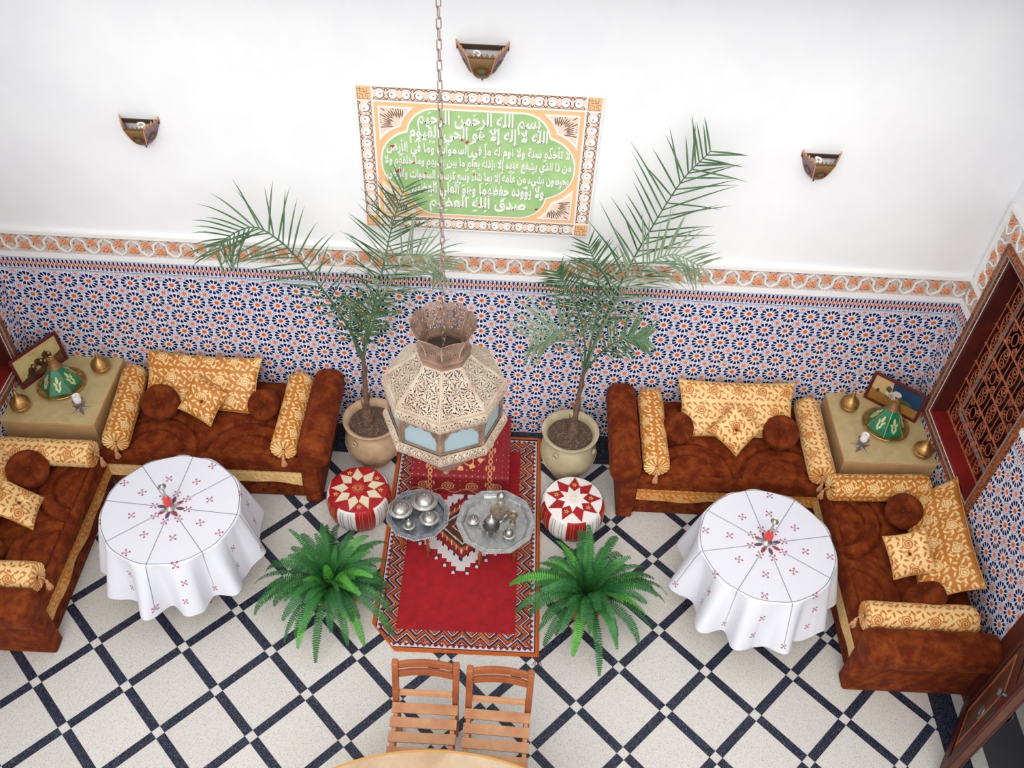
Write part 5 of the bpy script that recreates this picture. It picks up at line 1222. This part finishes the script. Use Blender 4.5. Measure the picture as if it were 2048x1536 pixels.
def dish(label, loc, R_, hf=.018, tall=1.0):
    root = thing('lidded_dish', label, 'dish', loc, 0, 'lidded silver dishes')
    for k in range(3):
        a = k*2*PI/3-PI/2+.5; MB().lathe([(.0, 0), (.006, .002), (.005, hf*.6), (.009, hf+.004)], 8, c=(R_*.6*math.cos(a), R_*.6*math.sin(a), 0)).build('foot', SILV, root, smooth=50)
    MB().lathe([(.001, hf), (R_*.55, hf+.002), (R_*.80, hf+R_*.22), (R_*.98, hf+R_*.42), (R_*1.0, hf+R_*.46), (R_*.94, hf+R_*.48)], 32).build('bowl', SILV, root, smooth=40)
    MB().lathe([(R_*.93, hf+R_*.47), (R_*.86, hf+R_*.53), (R_*.72, hf+R_*.56), (R_*.68, hf+R_*.66*tall), (R_*.50, hf+R_*.84*tall), (R_*.25, hf+R_*.95*tall), (R_*.07, hf+R_*.98*tall)], 32).build('lid', SILV, root, smooth=40)
    MB().lathe([(R_*.06, hf+R_*.96*tall), (.004, hf+R_*.98*tall+.006), (.010, hf+R_*.98*tall+.014), (.008, hf+R_*.98*tall+.022), (0, hf+R_*.98*tall+.026)], 12).build('knob', SILV, root, smooth=60)
    return root
dish('medium lidded silver dish at the left of the smaller tray', (-.672, 1.218, TZt), .084); dish('largest lidded silver dish at the back of the smaller tray', (-.512, 1.300, TZt), .096); dish('smaller lidded silver dish at the right of the smaller tray', (-.464, 1.160, TZt), .070); dish('tiny round silver pot at the front of the smaller tray', (-.602, 1.098, TZt), .042, .014, 1.7)
dish('low round silver sugar box at the left of the larger tray', (-.155, 1.175, TZt), .046, .008, .9); dish('round lidded silver pot at the front right of the larger tray', (.098, 1.065, TZt), .046, .010, 1.6)
tp = thing('teapot', 'dark engraved silver teapot on the larger tray', 'teapot', (-.028, 1.115, TZt), .4)
for k in range(4): a = k*PI/2+.4; MB().lathe([(0, 0), (.007, .003), (.005, .014), (.009, .026)], 8, c=(.034*math.cos(a), .034*math.sin(a), 0)).build('foot', SILV, tp, smooth=50)
MB().lathe([(.03, .022), (.048, .03), (.060, .055), (.060, .075), (.050, .100), (.038, .115), (.040, .120)], 28, wob=lambda a, z_: 1+.02*math.cos(14*a)).build('body', DARKS, tp, smooth=50)
MB().lathe([(.042, .118), (.040, .128), (.026, .142), (.012, .150), (.006, .160), (.010, .168), (0, .178)], 24).build('lid', SILV, tp, smooth=50)
MB().tube(crom([(.045, 0, .055), (.085, 0, .075), (.095, 0, .11), (.115, 0, .13)], 12), [.013-.0007*k for k in range(12)], 8).build('spout', SILV, tp, smooth=60)
MB().tube(crom([(-.048, 0, .105), (-.085, 0, .115), (-.095, 0, .08), (-.085, 0, .05), (-.052, 0, .045)], 16), .005, 7).build('handle', SILV, tp, smooth=60)
cp = thing('round_salver', 'small round silver salver at the back of the larger tray', 'salver', (.028, 1.265, TZt)); MB().lathe([(.02, 0), (.04, .006), (.068, .016), (.072, .020), (.066, .018), (.04, .011), (.001, .011)], 32).build('dish', DULLS, cp, smooth=50); MB().lathe([(.009, .010), (.003, .03), (0, .036)], 10).build('pin', SILV, cp, smooth=50)
cs_ = thing('incense_cup', 'pierced silver incense cup behind the round salver', 'incense cup', (.034, 1.365, TZt)); MB().lathe([(.022, 0), (.024, .006), (.010, .014), (.010, .03), (.030, .046), (.036, .06)], 20).build('cup', SILV, cs_, smooth=50); MB().lathe([(.036, .060), (.034, .076), (.022, .094), (.006, .102), (0, .11)], 20).build('lid', SILV, cs_, smooth=50)
gb = thing('goblet', 'tarnished metal goblet beside the salver on the larger tray', 'goblet', (.122, 1.185, TZt)); MB().lathe([(.022, 0), (.024, .004), (.012, .012), (.009, .04), (.016, .052)], 20).build('stem', DULLS, gb, smooth=50); MB().lathe([(.016, .05), (.028, .066), (.034, .094), (.036, .098), (.032, .096), (.024, .07), (.001, .062)], 20).build('cup', DULLS, gb, smooth=50)

# ================================================================== PALMS IN CLAY POTS
def clay_pot(label, loc, m_):
    root = thing('clay_pot', label, 'plant pot', loc, 0, 'round clay palm pots')
    MB().lathe([(.125, 0), (.132, .012), (.128, .03), (.165, .08), (.205, .16), (.218, .235), (.208, .31), (.185, .365), (.176, .395), (.186, .420), (.214, .440), (.218, .452), (.205, .456), (.180, .440), (.172, .41), (.17, .385)], 56, cap=False).build('pot_body', m_, root, smooth=50)
    MB().lathe([(.001, .012), (.127, .012)], 24).build('pot_floor', m_, root)
    MB().lathe([(.001, .412), (.10, .409), (.174, .402)], 40, cap=False).build('soil', SOIL, root, smooth=60)
    for k in range(4):
        a = k*PI/2-.55; c_, s_ = math.cos(a), math.sin(a); P = [((.200+.020*math.cos(t))*c_-.0*s_, (.200+.020*math.cos(t))*s_, .352+.026*math.sin(t)) for t in [q*2*PI/14 for q in range(14)]]
        MB().tube([(.214*c_-s_*.018*math.cos(t), .214*s_+c_*.018*math.cos(t), .352+.024*math.sin(t)) for t in [q*2*PI/14 for q in range(14)]], .0065, 6, closed=True).build('ring_handle', m_, root, smooth=60)
    m = MB()      # incised leaf scrolls round the belly
    for k in range(10):
        a0 = k*2*PI/10
        for q in range(3):
            pts = []
            for i in range(7):
                t = i/6; zz = .13+.16*t*(1-.12*q); r = float(np.interp(zz, [.08, .16, .235, .31], [.165, .205, .218, .208])); aa = a0+.10*q+.32*math.sin(t*2.2)*(1 if k % 2 else -1); pts.append(((r+.001)*math.cos(aa), (r+.001)*math.sin(aa), zz))
            m.tube(pts, .0026, 4)
    tag(m.build('incised_scrolls', m_, root), kind='stuff')
    return root
P1, P2 = (-.976, 1.998), (.534, 1.972)
clay_pot('pinkish clay pot behind the red pouf, holding the left palm', (*P1, 0), CLAYP); clay_pot('olive clay pot behind the white pouf, holding the right palm', (*P2, 0), CLAY)
def frond(parent, pts, ln, up, m_, n=46, start=.12, sweep=.95, droop=.25, wid=.0095, lr=(1, 1), seed=0, tipdroop=0):
    rg = random.Random(seed); N = 60; C = crom(pts, N); off = parent.location; C = [p-off for p in C]; m = MB()
    m.tube(C, [.0075*(1-.8*i/N)+.0012 for i in range(N)], 6); upv = Vector(up).normalized()
    for k in range(n):
        t = start+(1-start)*k/(n-1); i = min(int(t*(N-1)), N-2); p = C[i].lerp(C[i+1], t*(N-1)-i); tg_ = (C[i+1]-C[i]).normalized()
        sd = tg_.cross(upv); sd = sd.normalized() if sd.length > 1e-4 else Vector((1, 0, 0)); nn = sd.cross(tg_)
        env = (.45+.55*math.sin(min(1, (t-start)/(1-start)*1.25+.18)*PI*.5)) * (1-.55*max(0, t-.65)/.35)
        for s_ in (-1, 1):
            L_ = ln*env*rg.uniform(.8, 1.15)*(lr[0] if s_ < 0 else lr[1])
            if L_ < .02: continue
            sw = sweep*rg.uniform(.7, 1.25)*(1-.35*t); d_ = (tg_*math.cos(sw+.15)+sd*s_*math.sin(sw+.15)+nn*rg.uniform(-.15, .45)).normalized()
            side = d_.cross(nn+Vector((0, 0, .01))).normalized(); pr = []; q = p.copy(); segs = 5; dd_ = d_.copy()
            for g_ in range(segs+1):
                f = g_/segs; w_ = wid*(.55+.9*math.sin(min(1, f*1.5+.15)*PI*.5))*(1-f**2.2)+.0006; pr.append((q-side*w_/2, q+side*w_/2)); q = q+dd_*L_/segs; dd_ = (dd_+Vector((0, 0, -1))*(droop*(1+tipdroop*t))*f*.55).normalized()
            n0 = len(m.v); m.v.extend([tuple(v_) for ab in pr for v_ in ab])
            for g_ in range(segs): m.f.append((n0+2*g_, n0+2*g_+1, n0+2*g_+3, n0+2*g_+2)); m.m.append(0)
    return m.build('frond', m_, parent, smooth=60, fix=False)
def palm(label, loc, trunk, fronds):
    root = thing('palm', label, 'palm', loc, 0, 'young date palms'); o_ = Vector(loc); N = 14; C = [p-o_ for p in crom(trunk, N)]
    MB().tube(C, [(.046, .044, .036, .026)[i] if i < 4 else .020*(1-.025*i)*(1+.08*(i % 2)) for i in range(N)], 10).build('trunk', TRUNK, root, smooth=60)
    for k in range(9):      # old leaf bases clasping the stem
        a = k*2.4; i = 1+k; p = C[min(i, N-1)]; r = .034 if k < 4 else .016; MB().tube([tuple(p+Vector((r*.6*math.cos(a), r*.6*math.sin(a), -.03))), tuple(p+Vector((r*1.25*math.cos(a), r*1.25*math.sin(a), .03))), tuple(p+Vector((r*1.7*math.cos(a), r*1.7*math.sin(a), .085)))], [.010, .008, .002], 5).build('leaf_base', TRUNK, root, smooth=60)
    for f in fronds: frond(root, **f)
    return root
palm('palm with arching fronds in the pinkish clay pot', (-1.01, 2.0, .41), [(-1.01, 2.0, .40), (-1.0, 2.0, .80), (-.99, 2.0, 1.14)],
     [dict(pts=[(-.99, 2.0, 1.10), (-1.079, 2.0, 1.391), (-1.188, 2.0, 1.649), (-1.322, 2.0, 1.912), (-1.456, 2.0, 2.102), (-1.60, 2.0, 2.19), (-1.769, 1.98, 2.113), (-1.86, 1.97, 1.99)], ln=.42, up=(.25, -1, .25), m_=PALM, n=30, start=.22, droop=.12, seed=1, lr=(1.0, .9), tipdroop=5),
      dict(pts=[(-.99, 2.0, 1.10), (-.93, 2.05, 1.40), (-.83, 2.10, 1.80), (-.75, 2.12, 2.15), (-.66, 2.12, 2.45)], ln=.38, up=(0, -1, .2), m_=PALM, n=30, start=.25, droop=.15, seed=2),
      dict(pts=[(-.985, 2.0, 1.10), (-.93, 1.93, 1.35), (-.80, 1.86, 1.78), (-.66, 1.84, 2.08), (-.51, 1.83, 2.17), (-.40, 1.82, 2.08)], ln=.34, up=(.1, -.8, .6), m_=PALMD, n=30, start=.25, droop=.55, seed=3),
      dict(pts=[(-.985, 2.0, 1.10), (-.96, 1.93, 1.32), (-.90, 1.88, 1.56), (-.80, 1.85, 1.78)], ln=.24, up=(0, -1, .3), m_=PALM, n=26, start=.3, droop=.2, seed=4),
      dict(pts=[(-.995, 2.0, 1.05), (-1.03, 1.96, 1.25), (-1.04, 1.93, 1.50), (-1.01, 1.9, 1.72)], ln=.25, up=(0, -1, .3), m_=PALM, n=22, start=.4, droop=.15, seed=5)])
palm('tall palm with one long upright frond in the olive clay pot', (.556, 1.975, .41), [(.556, 1.975, .40), (.558, 1.98, .76), (.576, 1.98, 1.10)],
     [dict(pts=[(.576, 1.98, 1.08), (.65, 2.05, 1.42), (.75, 2.10, 1.80), (.88, 2.14, 2.18), (1.03, 2.15, 2.58), (1.165, 2.15, 2.80)], ln=.47, up=(-.1, -1, .2), m_=PALM, n=30, start=.25, droop=.12, seed=11),
      dict(pts=[(.576, 1.98, 1.08), (.54, 1.85, 1.30), (.485, 1.72, 1.56), (.406, 1.66, 1.73), (.310, 1.63, 1.79), (.18, 1.60, 1.74)], ln=.40, up=(-.2, -.7, .7), m_=PALMD, n=26, start=.35, droop=.35, seed=12),
      dict(pts=[(.576, 1.98, 1.08), (.60, 1.99, 1.40), (.61, 2.0, 1.72), (.575, 2.0, 1.98), (.50, 2.0, 2.18)], ln=.30, up=(0, -1, .25), m_=PALM, n=26, start=.3, droop=.15, seed=13),
      dict(pts=[(.58, 1.98, 1.08), (.63, 1.95, 1.40), (.72, 1.93, 1.80), (.85, 1.92, 2.08), (1.01, 1.92, 2.20), (1.20, 1.90, 2.14)], ln=.36, up=(.1, -.8, .6), m_=PALMD, n=30, start=.28, droop=.5, seed=14),
      dict(pts=[(.576, 1.98, 1.08), (.55, 1.93, 1.40), (.48, 1.9, 1.70), (.38, 1.88, 1.93), (.31, 1.87, 2.06)], ln=.26, up=(0, -1, .3), m_=PALM, n=32, start=.32, droop=.2, seed=15),
      dict(pts=[(.58, 1.98, 1.08), (.67, 1.90, 1.36), (.80, 1.84, 1.55), (.93, 1.80, 1.60)], ln=.26, up=(0, -.6, .8), m_=PALM, n=26, start=.35, droop=.3, seed=16)])

# ================================================================== FERNS
def fern(label, plabel, loc, seed, lean, NF=84, spread=.455):
    rg = random.Random(seed)
    pot = thing('fern_pot', plabel, 'plant pot', loc, 0, 'terracotta fern pots')
    MB().lathe([(.095, 0), (.10, .004), (.128, .15), (.132, .17), (.150, .172), (.152, .215), (.140, .218), (.134, .20), (.13, .17)], 36, cap=False).build('pot_body', TERRA, pot, smooth=40)
    MB().lathe([(.001, .006), (.098, .006)], 20).build('pot_floor', TERRA, pot); MB().lathe([(.001, .192), (.133, .19)], 24, cap=False).build('soil', SOIL, pot)
    root = thing('fern', label, 'fern', (loc[0]+lean, loc[1]+.01, loc[2]+.195), 0, 'bushy potted ferns')
    for k in range(NF):
        lay = k/NF; az = k*2.39996+rg.uniform(-.25, .25); el = math.radians(rg.uniform(25, 52)+40*(1-lay)); L_ = spread*rg.uniform(.72, 1.28)*(.72+.42*lay)
        m = MB(); N = 26; p = Vector((.03*math.cos(az)*rg.random(), .03*math.sin(az)*rg.random(), .0)); d_ = Vector((math.cos(az)*math.cos(el), math.sin(az)*math.cos(el), math.sin(el))); C = []
        for i in range(N):
            C.append(p.copy()); p = p+d_*(L_*1.15/N); d_ = (d_+Vector((0, 0, -1))*(.036+.085*(i/N))*rg.uniform(.75, 1.25)*(1.0+.6*lay)).normalized()
            if p.z < -.165: p.z = -.165; d_.z = max(d_.z, 0)
        m.tube(C, [.0022*(1-.7*i/N) for i in range(N)], 4)
        W = rg.uniform(.031, .042); NP = 40; tw = rg.uniform(-.5, .5); LT = L_*1.15
        for i in range(2, NP):
            f = i/NP; a = min(int(f*(N-1)), N-2); q = C[a].lerp(C[a+1], f*(N-1)-a); tg_ = (C[a+1]-C[a]).normalized(); sd = tg_.cross(Vector((0, 0, 1)))
            sd = sd.normalized() if sd.length > .05 else Vector((-math.sin(az), math.cos(az), 0)); nn = sd.cross(tg_)
            sd, nn = sd*math.cos(tw)+nn*math.sin(tw), nn*math.cos(tw)-sd*math.sin(tw)
            w_ = W*min(1, .35+f*3.2)*(1-.72*max(0, f-.62)**1.5/.38**1.5)*rg.uniform(.9, 1.08); b = LT/NP*.86
            for s_ in (-1, 1):
                lift = nn*w_*rg.uniform(-.05, .30); ax_ = (sd*s_+tg_*.22).normalized(); tip = q+ax_*w_-lift*.4; md = q+ax_*w_*.55+lift*.5
                n0 = len(m.v); m.v.extend([tuple(q-tg_*b*.42), tuple(md-tg_*b*.5), tuple(tip-tg_*b*.12), tuple(tip+tg_*b*.15), tuple(md+tg_*b*.5), tuple(q+tg_*b*.42)]); m.f += [(n0, n0+1, n0+4, n0+5), (n0+1, n0+2, n0+3, n0+4)]; m.m += [0, 0]
        m.build('frond', FERNL if rg.random() < .16 else FERN, root, fix=False)
fern('bushy green fern in a terracotta pot left of the rug', 'terracotta pot under the left fern', (-1.045, .675, 0), 21, -.045)
fern('bushy green fern in a terracotta pot right of the rug', 'terracotta pot under the right fern', (.645, .695, 0), 33, .0)

# ================================================================== WOODEN CHAIRS AND TABLE EDGE
def chair(label, loc, rz):
    """seat faces -y, back at +y"""
    root = thing('wooden_chair', label, 'chair', loc, rz, 'slatted pine chairs'); w = .195; ZS = .45
    for sx in (-1, 1):
        m = MB(); P = [(sx*(w-.018), -.02, 0), (sx*(w-.018), -.015, .45), (sx*(w-.018), .04, .62), (sx*(w-.018), .095, .80)]
        t_ = .019
        def ring(p): return [(p[0]-t_, p[1]-t_*1.1, p[2]), (p[0]+t_, p[1]-t_*1.1, p[2]), (p[0]+t_, p[1]+t_*1.1, p[2]), (p[0]-t_, p[1]+t_*1.1, p[2])]
        P = [(sx*(w-.018), .0, .0), (sx*(w-.018), .0, .40), (sx*(w-.018), .030, .56), (sx*(w-.018), .075, .765)]
        m.grid([ring(p) for p in P], cv=True); m.f.append((3, 2, 1, 0)); m.m.append(0); n_ = len(m.v); m.f.append((n_-4, n_-3, n_-2, n_-1)); m.m.append(0); m.build('back_post', WOODR, root, bev=.006, fix=True)
        MB().box(sx*(w-.018)-.017, -.375, 0, sx*(w-.018)+.017, -.340, .425).build('front_leg', WOODR, root, bev=.004)
        MB().box(sx*(w-.025)-.013, -.39, .405, sx*(w-.025)+.013, -.02, .437).build('seat_rail', WOODL, root, bev=.003)
        MB().box(sx*(w-.018)-.010, -.345, .17, sx*(w-.018)+.010, -.015, .20).build('side_stretcher', WOODR, root, bev=.003)
    def rail(z0, z1, y0, bow, nm, m_):
        P = []; t_ = .010
        for i in range(13):
            u = i/12*2-1; x = u*(w-.038); y = y0-bow*0+bow*(1-u*u); P.append([(x, y-t_, z0), (x, y+t_, z0), (x, y+t_+(z1-z0)*.25, z1), (x, y-t_+(z1-z0)*.25, z1)])
        mm = MB().grid(P, cv=True); mm.f.append((0, 1, 2, 3)); mm.m.append(0); n_ = len(mm.v); mm.f.append((n_-1, n_-2, n_-3, n_-4)); mm.m.append(0); mm.build(nm, m_, root, bev=.003, fix=True)
    rail(.712, .755, .066, .020, 'top_rail', WOODR); rail(.640, .682, .050, .020, 'middle_rail', WOODR); rail(.485, .52, .014, 0, 'lower_rail', WOODL)
    for k in range(5): MB().box(-w, -.082-k*.0885, ZS-.014, w, -.020-k*.0885, ZS).build('seat_slat', WOODL, root, bev=.003)
    return root
c1_ = chair('left slatted pine chair with its back to the rug', (-.36, -.215, 0), math.radians(-.5)); dup(c1_, (.072, -.238, 0), math.radians(-2.2), 'right slatted pine chair with its back to the rug')
wt = thing('dining_table', 'pale wooden oval table cut off at the bottom picture edge', 'table', (-.235, -1.075, 0)); A_, B_ = .82, .44
def ell(a, b, n=72): return [(a*math.cos(2*PI*k/n), b*math.sin(2*PI*k/n)) for k in range(n)]
MB().prism(ell(A_-.012, B_-.012), .722, .750).build('table_top', WOODT, wt)
m = MB(); P = [[(a*math.cos(2*PI*k/72), b*math.sin(2*PI*k/72), zz) for k in range(72)] for a, b, zz in ((A_-.0125, B_-.0125, .720), (A_, B_, .722), (A_+.002, B_+.002, .736), (A_, B_, .750), (A_-.0125, B_-.0125, .751))]
m.grid(P, cv=True).build('edge_band', mat('table_edge', S(206, 150, 74), .5), wt, smooth=40, fix=True)
for sx in (-1, 1):
    for sy in (-1, 1): MB().box(sx*.45-.03, sy*.2-.03, 0, sx*.45+.03, sy*.2+.03, .72).build('leg', WOODR, wt, bev=.005)
